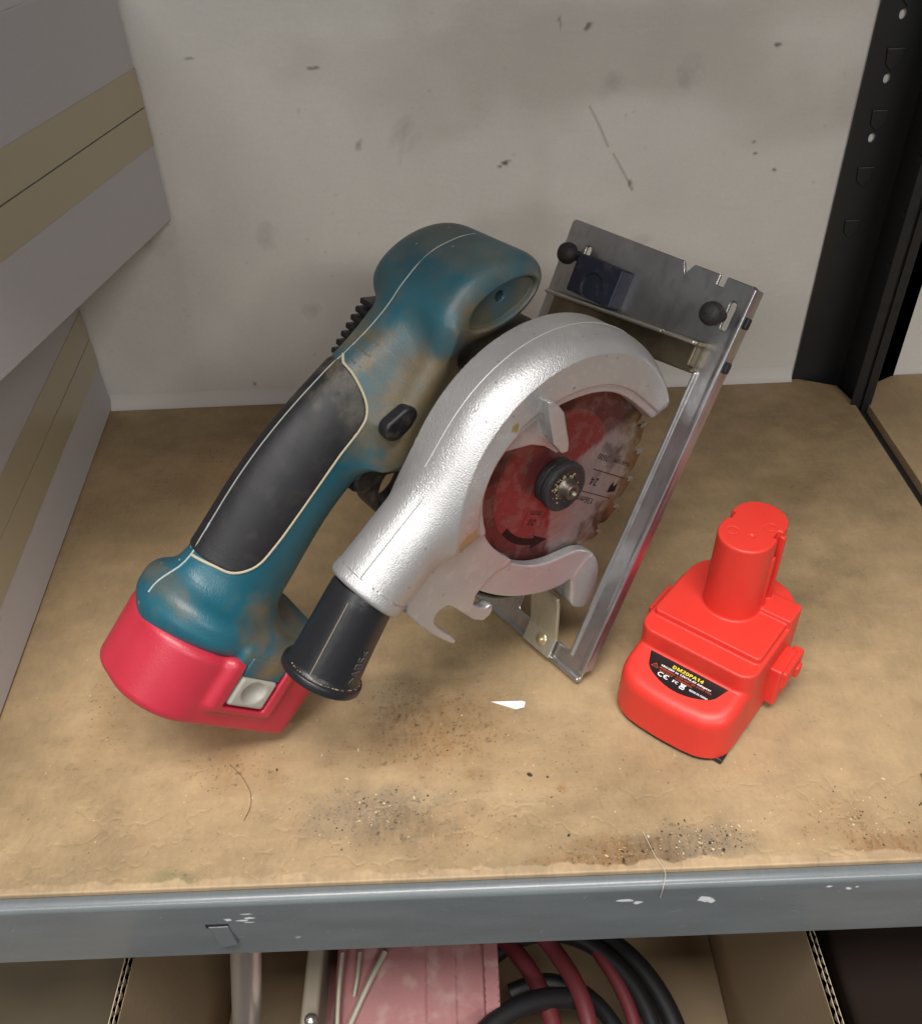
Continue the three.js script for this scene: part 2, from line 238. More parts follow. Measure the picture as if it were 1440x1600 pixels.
    for (let k = -3; k < 4; k++) {
      const t = new THREE.Shape([[-0.0055, 0.006], [0.0055, 0.006], [0.0045, -0.003], [0, -0.0075], [-0.0045, -0.003]].map(([a, b]) => new THREE.Vector2(a, b)));
      const tg = new THREE.ExtrudeGeometry(t, { depth: 0.0008, bevelEnabled: true, bevelSize: 0.0006, bevelThickness: 0.0005, bevelSegments: 2 }); tg.translate(xo + dir * 0.0175, 0.2555 + k * 0.04, -0.4472); mesh('embossed_tab', tg, darkSteel, u);
      mesh('punched_notch', box(0.003, 0.0045, 0.007, x - dir * 0.0006, 0.236 + k * 0.04, -0.418), std({ color: col(0.05, 0.05, 0.055), roughness: 0.35, metalness: 0.5 }), u);
    }
    return u;
  };
  upright(1, 0.288); upright(-1, 0.3755 + 0.0);
  mesh('side_beam', box(0.0045, 0.055, 0.40, 0.3302, -0.032, -0.205), darkSteel, rack);
  mesh('side_beam', box(0.0035, 0.055, 0.40, 0.3355, -0.034, -0.205), darkSteel, rack);
  const rb = new THREE.ExtrudeGeometry(new THREE.Shape([[0.3385, 0.008], [0.62, 0.008], [0.62, 0.4485], [0.376, 0.4485], [0.347, 0.432], [0.3385, 0.405]].map(([a, b]) => new THREE.Vector2(a, b))), { depth: 0.014, bevelEnabled: false });
  rb.rotateX(-Math.PI / 2); rb.translate(0, -0.0148, 0); { const p = rb.attributes.position, uv = rb.attributes.uv; for (let i = 0; i < p.count; i++) uv.setXY(i, p.getX(i) * 1.2, -p.getZ(i) * 1.2); }
  mesh('neighbouring_board', rb, std({ map: tx, roughness: 0.65 }), rack);
  // upper shelf of the same bay, above the frame; it shades the back of this one
  mesh('upper_board', box(1.1, 0.016, 0.44, 0, UPPER() + 0.008, -0.228), std({ color: col(0.34, 0.22, 0.12), roughness: 0.7 }), rack);
  mesh('upper_beam', box(1.2, 0.06, 0.003, 0, UPPER() - 0.012, -0.002), grayPaint(null), rack);
}
function UPPER() { return 0.66; }

// pale cove strip where the wall meets the board
{
  const s = new THREE.Shape(); s.moveTo(0, 0); s.lineTo(0.007, 0); s.quadraticCurveTo(0.002, 0.003, 0, 0.012); s.closePath();
  const g = new THREE.ExtrudeGeometry(s, { depth: 0.59, bevelEnabled: false, curveSegments: 8 }); g.rotateY(-Math.PI / 2); g.translate(0.286, 0.0003, -0.4497);
  struct(mesh('wall_cove', g, std({ color: col(0.6, 0.58, 0.55), roughness: 0.6 })));
}

// ------------------------------------------------------------------ cartons on the left
const carton = std({ color: col(0.52, 0.5, 0.51), roughness: 0.75, bumpMap: rep(reliefMid, 6), bumpScale: 0.0002 });
const tapeMat = phys({ color: col(0.44, 0.385, 0.265), roughness: 0.35, clearcoat: 0.3, clearcoatRoughness: 0.3 });
function makeCarton(label, corner, ang, len, hgt, wid, seamY, tapeEnd) {
  const g = thing('carton', label, 'box', 'white cartons stacked against the side'); g.position.set(...corner); g.rotation.y = ang;   // local +z runs along the face towards the aisle, +x is out of the face
  const t = 0.003;
  mesh('body', mergeGeometries([box(wid, hgt, len, -wid / 2 - t - 0.0004, hgt / 2, len / 2, 0.003)]), carton, g);
  const flap = (y0, y1) => { const b = new RoundedBoxGeometry(t, y1 - y0, len - 0.001, 2, 0.0012); b.translate(-t / 2, (y0 + y1) / 2, len / 2); mesh('flap', b, carton, g); };
  flap(0.0008, seamY - 0.0007); flap(seamY + 0.0007, hgt - 0.0008);
  const tp = (y0, y1) => mesh('tape', box(0.0004, y1 - y0, len - tapeEnd, 0.0004, (y0 + y1) / 2, (len + tapeEnd) / 2), tapeMat, g);
  tp(seamY - 0.025, seamY - 0.0005); tp(seamY + 0.0005, seamY + 0.025);
  mesh('tape_end', box(0.012, 0.05, 0.0004, -0.006, seamY, -0.0001), tapeMat, g);
  return g;
}
makeCarton('white carton lying flat on the shelf board, tape along its middle seam', [-0.304, 0.0005, -0.4475], Math.atan2(0.0746, 0.9972), 0.42, 0.163, 0.2, 0.068, 0.0);
const upC = makeCarton('white carton turned askew on top of another, split brown tape seam', [-0.2117, 0.1645, -0.4475], Math.atan2(-0.1975, 0.9803), 0.36, 0.165, 0.26, 0.081, 0.0);

// ------------------------------------------------------------------ circular saw, local axes: x = blade axis (a), y = forward (f), z = saw up (u), millimetres / 1000
const A = V(0.59756835, 0.02565353, 0.80140749), F = V(0.36219796, 0.88306623, -0.29833986), U = V(-0.71534936, 0.46854661, 0.51840077);
const saw = thing('circular_saw', 'teal cordless circular saw with silver blade guard standing on its tail', 'power saw');
saw.quaternion.setFromRotationMatrix(new THREE.Matrix4().makeBasis(A, F, U));
saw.position.set(SAWP()[0], SAWP()[1], SAWP()[2]); saw.scale.setScalar(SAWP()[3]);
function SAWP() { return [0.0620, 0.0035, -0.1231, 0.9965]; }
const AH = -110;
// handle spine (f, u, half depth in plane, half width in a)
const spine = []; {
  const K = [[-6, 190, 32, 24], [22, 177, 30, 22.5], [66, 162.5, 29, 21], [97, 147.5, 29, 20.5], [133, 125, 28.5, 21.5], [163, 113, 21.5, 21], [190, 104, 16, 19]];
  const cr = (p, i, t) => { const a = K[Math.max(i - 1, 0)][p], b = K[i][p], c = K[Math.min(i + 1, K.length - 1)][p], d = K[Math.min(i + 2, K.length - 1)][p]; return 0.5 * (2 * b + (c - a) * t + (2 * a - 5 * b + 4 * c - d) * t * t + (3 * b - a - 3 * c + d) * t * t * t); };
  for (let i = 0; i < K.length - 1; i++) for (let q = 0; q < 4; q++) spine.push([0, 1, 2, 3].map((p) => cr(p, i, q / 4))); spine.push(K[K.length - 1]);
}
function handleSDF(a, f, u) {
  let best = 1e9, bi = 0, bt = 0;
  for (let i = 0; i < spine.length - 1; i++) { const p = spine[i], q = spine[i + 1], ex = q[0] - p[0], ey = q[1] - p[1], t = clamp(((f - p[0]) * ex + (u - p[1]) * ey) / (ex * ex + ey * ey)), d = (f - p[0] - ex * t) ** 2 + (u - p[1] - ey * t) ** 2; if (d < best) { best = d; bi = i; bt = t; } }
  const p = spine[bi], q = spine[bi + 1]; return ell2(Math.sqrt(best), a - AH, mix(p[2], q[2], bt), mix(p[3], q[3], bt));
}
// battery frame: x along its length (towards the grip's back), y up towards the handle
const BA = 19 * Math.PI / 180, BO = [-70.5, 137];
const bat = (f, u) => { const df = f - BO[0], du = u - BO[1]; return [df * Math.sin(BA) + du * Math.cos(BA), df * Math.cos(BA) - du * Math.sin(BA)]; };
const unbat = (x, y) => [BO[0] + x * Math.sin(BA) + y * Math.cos(BA), BO[1] + x * Math.cos(BA) - y * Math.sin(BA)];
function plan(x, w) { const r = x > 52 ? 31 : 13; return rbox2(x - 52, w, 53, 36, r); }
const headE1 = [0.62, -0.785];
function headSDF(a, f, u) {
  const df = f - 195, du = u - 97, x = df * headE1[0] + du * headE1[1], y = df * 0.785 + du * 0.62;
  const d2 = ell2(x, y, 33, 19.5), e = Math.abs(a - AH) - 40; return smax(d2, e, a > AH ? 13 : 24);
}
const wedgePoly = polySDF([[97, 130], [98, 120], [103, 108], [108, 60], [156, 60], [153, 90], [156, 103], [164, 114], [176, 120], [160, 124], [120, 134]]);
function bodyCore(a, f, u) {
  const [x, y] = bat(f, u);
  let d = handleSDF(a, f, u);
  const collar = extrude(plan(x, a - AH), y - 51, 8.5, 6.5);
  d = smin(d, collar, 17);
  d = smin(d, headSDF(a, f, u), 7);
  d = smin(d, extrude(wedgePoly(f, u), a + 98, 27, 9), 20);
  // bulge that carries the battery latch tongue
  d = smin(d, rbox3(a + 76, x - 49, y - 44, 4.5, 17, 7, 3), 4);
  return d;
}
function bodySDF(a, f, u) {
  let d = bodyCore(a, f, u);
  // recess in the near end of the front knob
  const df = f - 195, du = u - 97, hx = df * headE1[0] + du * headE1[1], hy = df * 0.785 + du * 0.62;
  d = smax(d, -Math.max(ell2(hx - 2, hy + 2, 22.5, 9.5), -(a + 75)), 2);
  d = Math.max(d, -Math.max(len2(f - 197, u - 94.5) - 2.6, -(a + 92)));
  // trigger recess, button recess
  d = smax(d, -extrude(polySDFt(f, u), a + 108, 15.5, 2), 2);
  return d;
}
const trigHole = polySDF([[70, 118], [82, 128], [97, 118], [99, 96], [84, 84]]);
function polySDFt(f, u) { return trigHole(f, u); }
const gripCurve = (() => { const K = [[152.5, 163], [149, 157], [139.5, 148.8], [126.6, 142.5], [115.5, 143.5], [98, 150.5], [82, 157.5], [66.1, 164.6], [49.7, 172.4], [37.7, 180.2], [32.7, 190.8], [34, 199], [35.3, 204.3]]; return new THREE.CatmullRomCurve3(K.map(([f, u]) => V(f, u, 0))).getPoints(44).map((p) => [p.x, p.y]); })();
const gripPoly = polySDF([[156, 200], ...gripCurve, [36, 240]]);
// dirt carried on the surfaces
const dirtAmt = (a, f, u) => {
  let d = 0; const n = fbm(a / 9, f / 9, u / 9, 4), m = fbm(a / 30, f / 30, u / 30, 3);
  const spot = (sf, su, rf, s) => { d = Math.max(d, s * sstep(1.3, 0.35, len2(f - sf, u - su) / rf + 0.75 * (n - 0.5) + 0.5 * (m - 0.5))); };
  spot(136, 104, 44, 1.25); spot(112, 108, 30, 1.2); spot(178, 105, 26, 0.9); spot(146, 122, 18, 0.7); spot(212, 105, 20, 0.45); spot(200, 75, 22, 0.7); spot(118, 140, 20, 0.75); spot(200, 145, 18, 0.5);
  const [x, y] = bat(f, u); const bs = (sx, sy, r, s) => { d = Math.max(d, s * sstep(1.1, 0.3, len2(x - sx, y - sy) / r + 1.5 * (n - 0.5))); };
  bs(60, 62, 15, 0.8); bs(40, 56, 18, 0.85); bs(45, 46, 13, 0.9); bs(104, 58, 9, 0.5); bs(25, 58, 20, 0.7);
  return clamp(d + 0.12 * sstep(0.58, 0.75, n));
};
const bodyColor = (a, f, u) => {
  const d = dirtAmt(a, f, u) * (0.62 + 0.5 * noise(a / 1.3, f / 1.3, u / 1.3) + 0.3 * noise(a / 4, f / 4, u / 4)), n = fbm(a / 20, f / 20, u / 20, 3) - 0.5, t = clamp(d * 0.92);
  const br = fbm(a / 13, f / 13, u / 13 + 40, 3), D = [mix(0.04, 0.2, br), mix(0.036, 0.145, br), mix(0.024, 0.072, br)];
  let c = [0.009 * (1 + n), 0.088 * (1 + 0.5 * n), 0.126 * (1 + 0.4 * n)]; c = c.map((v, i) => mix(v, D[i], t));
  if (noise(a * 0.9, f * 0.9, u * 0.9 + 7) > 0.972) c = [0.4, 0.42, 0.42]; return c;
};
const plastic = (o = {}) => phys({ vertexColors: true, roughness: 0.42, bumpMap: rep(reliefFine, 4), bumpScale: 0.00012, ...o });
const housing = mesh('housing', meshSDF(bodySDF, [-158, -34, 30, -60, 226, 250], 1, bodyColor), plastic(), saw);
// black rubber grip, slightly proud
const gripSDF = (a, f, u) => smax(bodyCore(a, f, u) - 0.7, gripPoly(f, u) + 0.4, 1.2);
const grip = mesh('rubber_grip', meshSDF((a, f, u) => Math.max(gripSDF(a, f, u), -(handleSDF(a, f, u) + 9)), [-136, 26, 128, -84, 160, 224], 1, (a, f, u) => {
  const n = fbm(a / 6, f / 6, u / 6, 4), d = clamp(sstep(36, 8, len2(f - 138, u - 150)) * sstep(0.36, 0.66, n) * 0.5 + 0.1 * sstep(0.6, 0.75, n)) * (0.4 + 0.9 * noise(a, f, u)); return [mix(0.012, 0.13, d), mix(0.012, 0.11, d), mix(0.015, 0.075, d)];
}), phys({ vertexColors: true, roughness: 0.48, bumpMap: rep(reliefFine, 8), bumpScale: 0.00015 }), saw);
const onNear = (f, u, fn = bodyCore) => { let a = -55; for (let i = 0; i < 60; i++) { const d = fn(a, f, u); if (Math.abs(d) < 0.03) break; a -= d * 0.8; if (a < -140) return null; } return V(a / 1000, f / 1000, u / 1000); };
const onBack = (f, u, df, du, fn) => { let s = 60; for (let i = 0; i < 80; i++) { const d = fn(AH, f + df * s, u + du * s); if (Math.abs(d) < 0.03) break; s -= d * 0.8; } if (!(s > 5 && s < 70)) return fn === bodyCore ? V(AH / 1000, f / 1000, u / 1000) : onBack(f, u, df, du, bodyCore); return V(AH / 1000, (f + df * s) / 1000, (u + du * s) / 1000); };
const dustCream = std({ color: col(0.42, 0.38, 0.28), roughness: 0.9 });
{
  const snap = (a, f, u) => { const e = 0.3; for (let i = 0; i < 12; i++) { const d = bodyCore(a, f, u), x = (bodyCore(a + e, f, u) - d) / e, y = (bodyCore(a, f + e, u) - d) / e, z = (bodyCore(a, f, u + e) - d) / e, l = x * x + y * y + z * z || 1; a -= d * x / l; f -= d * y / l; u -= d * z / l; } return V(a / 1000, f / 1000, u / 1000); };
  const mid = gripCurve.slice(3, -4).map(([f, u]) => onNear(f, u)).filter((p) => p && p.x > -0.106), join = (A0, B0, n = 6) => Array.from({ length: n }, (_, i) => { const t = (i + 0.5) / n; return snap(mix(A0.x, B0.x, t) * 1000, mix(A0.y, B0.y, t) * 1000, mix(A0.z, B0.z, t) * 1000); });
  const top = onBack(133, 125, 0.47, 0.883, bodyCore), bot = onBack(22, 177, 0.376, 0.926, bodyCore);
  mesh('grip_edge_bead', tube([top, ...join(top, mid[0]), ...mid, ...join(mid[mid.length - 1], bot), bot], 0.00085, 6, 3), dustCream, saw);
}
// moulding seam over grip, neck, knob and collar
{
  const pts = []; for (let i = 3; i < spine.length; i++) { const p = spine[i], q = spine[Math.min(i + 1, spine.length - 1)], o = spine[Math.max(i - 1, 0)], tx = q[0] - o[0], ty = q[1] - o[1], l = len2(tx, ty); const inGrip = p[0] > 14 && p[0] < 140; pts.push(onBack(p[0], p[1], -ty / l, tx / l, inGrip ? gripSDF : bodyCore)); }
  pts.push(onBack(192, 100, 0.7, 0.72, bodyCore), onBack(194, 98, 0.95, 0.3, bodyCore), onBack(194, 98, 0.995, 0.02, bodyCore), onBack(194, 98, 0.96, -0.26, bodyCore));
  mesh('moulding_seam', tube(pts, 0.00042, 5, 5), std({ color: col(0.3, 0.31, 0.3), roughness: 0.7 }), saw);
  const q = []; for (let i = 0; i <= 8; i++) { const al = mix(0.35, 1.45, i / 8), [f, u] = unbat(60, 45), d1 = [Math.cos(BA), -Math.sin(BA)], d2 = [Math.sin(BA), Math.cos(BA)]; q.push(onBack(f, u, d1[0] * Math.cos(al) + d2[0] * Math.sin(al), d1[1] * Math.cos(al) + d2[1] * Math.sin(al), bodyCore)); }
  mesh('moulding_seam', tube(q, 0.0006, 5, 5), std({ color: col(0.3, 0.36, 0.38), roughness: 0.7 }), saw);
}
const blackPl = phys({ color: col(0.009, 0.009, 0.011), roughness: 0.4 });
const blackDirty = (o = {}) => phys({ vertexColors: true, roughness: 0.45, ...o });
const sootColor = (s = 1) => (a, f, u) => { const n = fbm(a / 5, f / 5, u / 5, 4), d = clamp(sstep(0.5, 0.72, n) * 0.5 * s * (0.4 + noise(a * 1.2, f * 1.2, u * 1.2))); return [mix(0.010, 0.12, d), mix(0.010, 0.10, d), mix(0.013, 0.07, d)]; };
// lock-off button
{
  const c = onNear(126, 132), dir = [0.74, -0.67];
  const f = (a, ff, u) => { const df = ff - 126, du = u - 132, x = df * dir[0] + du * dir[1], y = df * -dir[1] + du * dir[0]; return extrude(rbox2(x, y, 10.5, 6, 5.8), a - c.x * 1000, 4, 1.8); };
  mesh('lock_off_button', meshSDF(f, [c.x * 1000 - 8, 110, 115, c.x * 1000 + 8, 142, 149], 0.6, sootColor(0.6)), blackDirty({ roughness: 0.5 }), saw);
}
// trigger
{
  const tp = polySDF([[76, 128], [83.9, 131], [92.4, 125.1], [99, 114], [97, 97], [87, 87], [89.3, 99.6], [85.4, 112.4], [77.3, 116.6], [74.7, 121.2]]);
  mesh('trigger', meshSDF((a, f, u) => extrude(tp(f, u), a + 109, 14, 3), [-128, 68, 80, -90, 106, 140], 0.8, sootColor(0.8)), blackDirty(), saw);
  const rp = (f, u) => Math.abs(ell2(f - 80, u - 101, 16, 13)) - 2.4; 
  mesh('trigger_ring', meshSDF((a, f, u) => extrude(rp(f, u), a + 104, 9, 1.5), [-116, 58, 82, -92, 102, 120], 0.8, sootColor(0.8)), blackDirty(), saw);
}
// cooling ribs showing past the neck
for (let i = 0; i < 7; i++) { const t = i / 6, g = new RoundedBoxGeometry(0.016, 0.0034, 0.02, 2, 0.001); g.rotateX(0.25); g.translate(-0.134, mix(0.141, 0.170, t), mix(0.125, 0.116, t)); mesh('cooling_rib', g, blackPl, saw); }
mesh('motor_core', meshSDF((a, f, u) => rbox3(a + 130, f - 155, u - 110, 6, 18, 14, 5), [-140, 128, 92, -122, 188, 132], 1, sootColor(0.4)), blackDirty(), saw);
// gear housing behind the guard
mesh('gear_housing', meshSDF((a, f, u) => { const d2 = len2(f - 138, u - 62) - 50; let d = extrude(d2, a + 106, 24, 5); d = smin(d, extrude(len2(f - 120, u - 61) - 26, a + 66, 20, 3), 6); return d; }, [-134, 84, 8, -42, 192, 116], 1.2, (a, f, u) => { const n = fbm(a / 10, f / 10, u / 10, 4), k = 0.6 + 0.9 * n; return [0.085 * k, 0.075 * k, 0.055 * k]; }), plastic({ roughness: 0.75 }), saw);

// ---- battery pack
{
  const latchX = 48;
  const core = (a, f, u) => {
    const [x, y] = bat(f, u); let p = plan(x, a - AH) + 0.0012 * (y - 40) * (y < 40 ? -14 : 0); // slight draft inwards towards the bottom
    let d = extrude(p, y - 21, 21, 5.5);
    d = smin(d, rbox3(a + 75.5, x - latchX, y - 28, 5.5, 22, 15.5, 4), 5);       // raised surround of the latch
    d = smax(d, -rbox3(a + 70, x - latchX, y - 32, 4.4, 13.6, 15, 2), 1.5);         // well
    return d;
  };
  const red = (a, f, u) => { const n = fbm(a / 22, f / 22, u / 22, 3) - 0.5, s = noise(a * 1.1, f * 1.1, u * 1.1) > 0.965 ? 1.8 : 1; return [0.43 * (1 + 0.15 * n), 0.024 * (1 + 0.6 * n) * s, 0.045 * (1 + 0.5 * n) * s]; };
  const b = mesh('battery_pack', meshSDF(core, [-152, -74, 118, -66, 24, 254], 1, red), phys({ vertexColors: true, roughness: 0.38, bumpMap: rep(reliefFine, 4), bumpScale: 0.0001 }), saw);
  // grey release button with a shallow thumb dish
  const btn = (a, f, u) => { const [x, y] = bat(f, u); let d = rbox3(a + 73.5, x - latchX, y - 27, 3.6, 12.2, 8.8, 2.4); d = smax(d, -(Math.hypot((a + 65.5) * 1.0, x - latchX, (y - 28) * 1.15) - 8.6), 1); return d; };
  mesh('release_button', meshSDF(btn, [-80, -60, 140, -66, 0, 206], 0.7, () => [0.34, 0.33, 0.29]), phys({ vertexColors: true, roughness: 0.45 }), b);
  // dirty teal tongue above the button
  mesh('latch_tongue', meshSDF((a, f, u) => { const [x, y] = bat(f, u); return rbox3(a + 74.2, x - latchX, y - 41.5, 3.4, 12.4, 5.8, 1.2); }, [-80, -50, 130, -68, 20, 210], 0.8, bodyColor), plastic(), b);
}

// ---- blade guard (cast, silver paint)
const GC = [119.8, 60.8];
const opening = polySDF(chaikin([[158, 8], [162, 14], [168.3, 31.8], [172.2, 44.4], [174.2, 59.6], [171.4, 75.6], [165.2, 90.4], [160, 98.2], [154, 106], [144.7, 114], [132.1, 120], [117.6, 121], [106, 117], [91.4, 106.3], [80, 88.3], [74.8, 69.1], [75.3, 52], [79.8, 38.3], [82.6, 28.3], [80, -60], [158, -60]], 2));
const hookPoly = polySDF(chaikin([[70.3, 89.7], [53.1, 98.3], [47.7, 86.1], [51.5, 81.3], [45.1, 78.1], [38.9, 84.8], [51.0, 108.5], [53.1, 114.2], [49.2, 119.7], [43.9, 119.6], [39.2, 114.2], [30.6, 98.1], [27.9, 98.2], [28.3, 101.1], [38.2, 121.9], [54.5, 145.7], [87.3, 135.7], [113.3, 127.7], [109.3, 107.7], [85.3, 83.7], [75.3, 77.7]], 1));
const armPoly = polySDF(chaikin([[93.9, 105.4], [88.9, 101.4], [75.9, 82.4], [71.9, 63.4], [73.2, 48.4], [77.7, 35.4], [81.1, 25.7], [79.8, 13.6], [70.9, 1.7], [62.7, -3.4], [43.8, -10.1], [39.7, -2.3], [42.2, 10.3], [54.8, 16.4], [61.9, 21.7], [57.7, 27.1], [53.8, 40.1], [52.8, 61.3], [54.5, 75.9], [57.6, 89.2], [64.9, 109.4]], 2));
const armEnd = polySDF(chaikin([[79.8, 13.6], [70.9, 1.7], [62.7, -3.4], [43.8, -10.1], [39.7, -2.3], [42.2, 10.3], [54.8, 16.4], [64.9, 21.4]], 1));
const tabPoly = polySDF([[167.6, 111.8], [168.2, 108.7], [166.5, 103.6], [163.5, 98], [148.5, 86], [144.4, 84.4], [143, 88], [147.2, 96.3], [158.1, 105.2]]);
const gusset = polySDF([[136, 119], [158, 106], [156.4, 90.5], [140, 73], [138.4, 78], [141.5, 88], [141.7, 98]]);
const DE = [54.2, 157.3], DD = [0.887, -0.461];
function guardSDF(a, f, u) {
  const df = f - GC[0], du = u - GC[1], r = len2(df, du);
  const s0 = Math.sin(-0.86), c0 = Math.cos(-0.86), s1 = Math.sin(2.1), c1 = Math.cos(2.1);
  const wedge = smax(df * s0 - du * c0, -df * s1 + du * c1, 1);
  const sh = smax((r - 74.2) * 0.62 + (a + 14) * 0.785, r - 82.5, 9); let d = Math.max(a + 14, sh, -(a + 48), 42 - r);
  d = smax(d, wedge, 9);
  // cavity
  const ex = f - DE[0], ey = u - DE[1], s = ex * DD[0] + ey * DD[1], q = len2(ex * -DD[1] + ey * DD[0], a + 33);
  let duct = smax(q - 19.2 - (s < 7 && s > -1 ? 0.6 : 0), Math.abs(s - 50) - 50, 3);
  d = smin(d, duct, 9);
  d = smin(d, extrude(hookPoly(f, u), a + 21.5, 3.5, 1.0), 1.5);
  d = smin(d, extrude(armPoly(f, u), a + 22.3, 3.3, 1.2), 1);
  d = smin(d, extrude(armEnd(f, u), a + 28, 9, 2.5), 2);
  d = Math.max(d, -rbox2(r, a + 33.7, 74, 8.3, 1.5));                     // room for the blade
  d = smax(d, -Math.max(opening(f, u), -(a + 41)), 1.4);
  d = smax(d, -Math.max(opening(f, u) - 4.2, -(a + 15.3)), 0.7);                // stepped rim
  d = Math.max(d, -Math.max(q - 16.4, s - 46));                                  // duct bore
  d = smin(d, extrude(gusset(f, u), a + 20.5, 2.6, 1.2), 2.5);
  d = smin(d, extrude(tabPoly(f, u) + 1.8, a + 14, 7, 1), 2);
  d = smin(d, extrude(tabPoly(f, u), a + 9, 2.4, 1), 0.8);
  return d;
}
const guardColor = (a, f, u) => { const n = fbm(a / 16, f / 16, u / 16, 4) - 0.5, w = fbm(a / 3.5, f / 3.5, u / 3.5, 3); let k = 0.5 * (1 + 0.16 * n); const worn = sstep(0.62, 0.72, w) * 0.35; let c = [k, k * 1.0, k * 1.01]; c = c.map((v) => mix(v, 0.62, worn)); const sp = noise(a * 0.8, f * 0.8, u * 0.8 + 3); if (sp > 0.955) c = [0.2, 0.19, 0.18]; if (len2(f - 152, u - 119) < 2.2 + 6 * (w - 0.5) && a > -18) c = [0.42, 0.30, 0.12]; if (len2((f - 92) * 0.8, u - 121) < 5.5 + 7 * (w - 0.5) && a > -22) c = [0.42, 0.36, 0.22]; return c; };
const guardMat = phys({ vertexColors: true, metalness: 0.72, roughness: 0.44, bumpMap: rep(reliefFine, 5), bumpScale: 0.0002 });
const guard = mesh('blade_guard', meshSDF(guardSDF, [-52, 26, -14, 4, 206, 184], 0.8, guardColor), guardMat, saw);
// casting lines on the guard
{
  const line = (pts, r = 0.00036) => mesh('casting_line', tube(pts, r, 5, 6), std({ color: col(0.5, 0.49, 0.47), roughness: 0.45, metalness: 0.5 }), guard);
  const shellPt = (ph, a) => { let r = 100; for (let i = 0; i < 50; i++) { const d = guardSDF(a, GC[0] + r * Math.cos(ph), GC[1] + r * Math.sin(ph)); if (Math.abs(d) < 0.03) break; r -= d * 0.8; } return V(a / 1000, (GC[0] + r * Math.cos(ph)) / 1000, (GC[1] + r * Math.sin(ph)) / 1000); };
  const p1 = []; for (let i = 0; i <= 16; i++) p1.push(shellPt(mix(-0.3, 1.55, i / 16), -33)); line(p1);
  const p2 = []; for (let i = 0; i <= 6; i++) { const s = mix(2, 62, i / 6), n = [DD[1] * -1, DD[0]], ww = 19.6; p2.push(V((-33 + ww * 0.42) / 1000, (DE[0] + DD[0] * s + n[0] * ww * 0.91) / 1000, (DE[1] + DD[1] * s + n[1] * ww * 0.91) / 1000)); } line(p2, 0.00028);
  const arc = []; for (let i = 0; i <= 6; i++) { const t = i / 6 * 0.55; arc.push(V(-0.0139, mix(0.1295, 0.083, t), (mix(131, 117, t) + 3.2 * Math.sin(Math.PI * t)) / 1000)); } line(arc, 0.00035);
  line([V(-0.0139, 0.1295, 0.131), V(-0.0139, 0.127, 0.1275), V(-0.0139, 0.1305, 0.125)], 0.0003);
}
// lower guard crescent
mesh('lower_guard', meshSDF((a, f, u) => { const df = f - GC[0], du = u - GC[1], r = len2(df, du); let d = rbox2(r - 60, a + 33.5, 12.5, 8, 2); d = Math.max(d, -rbox2(r, a + 29.5, 70.5, 5, 0)); const s0 = Math.sin(2.1), c0 = Math.cos(2.1), s1 = Math.sin(3.62), c1 = Math.cos(3.62); return Math.max(d, df * s0 - du * c0, -df * s1 + du * c1); }, [-40, 44, 18, -19, 100, 136], 0.9, (a, f, u) => { const n = fbm(a / 5, f / 5, u / 5, 4); return [0.085 * (0.5 + n), 0.075 * (0.5 + n), 0.062 * (0.5 + n)]; }), phys({ vertexColors: true, metalness: 0.4, roughness: 0.6 }), saw);

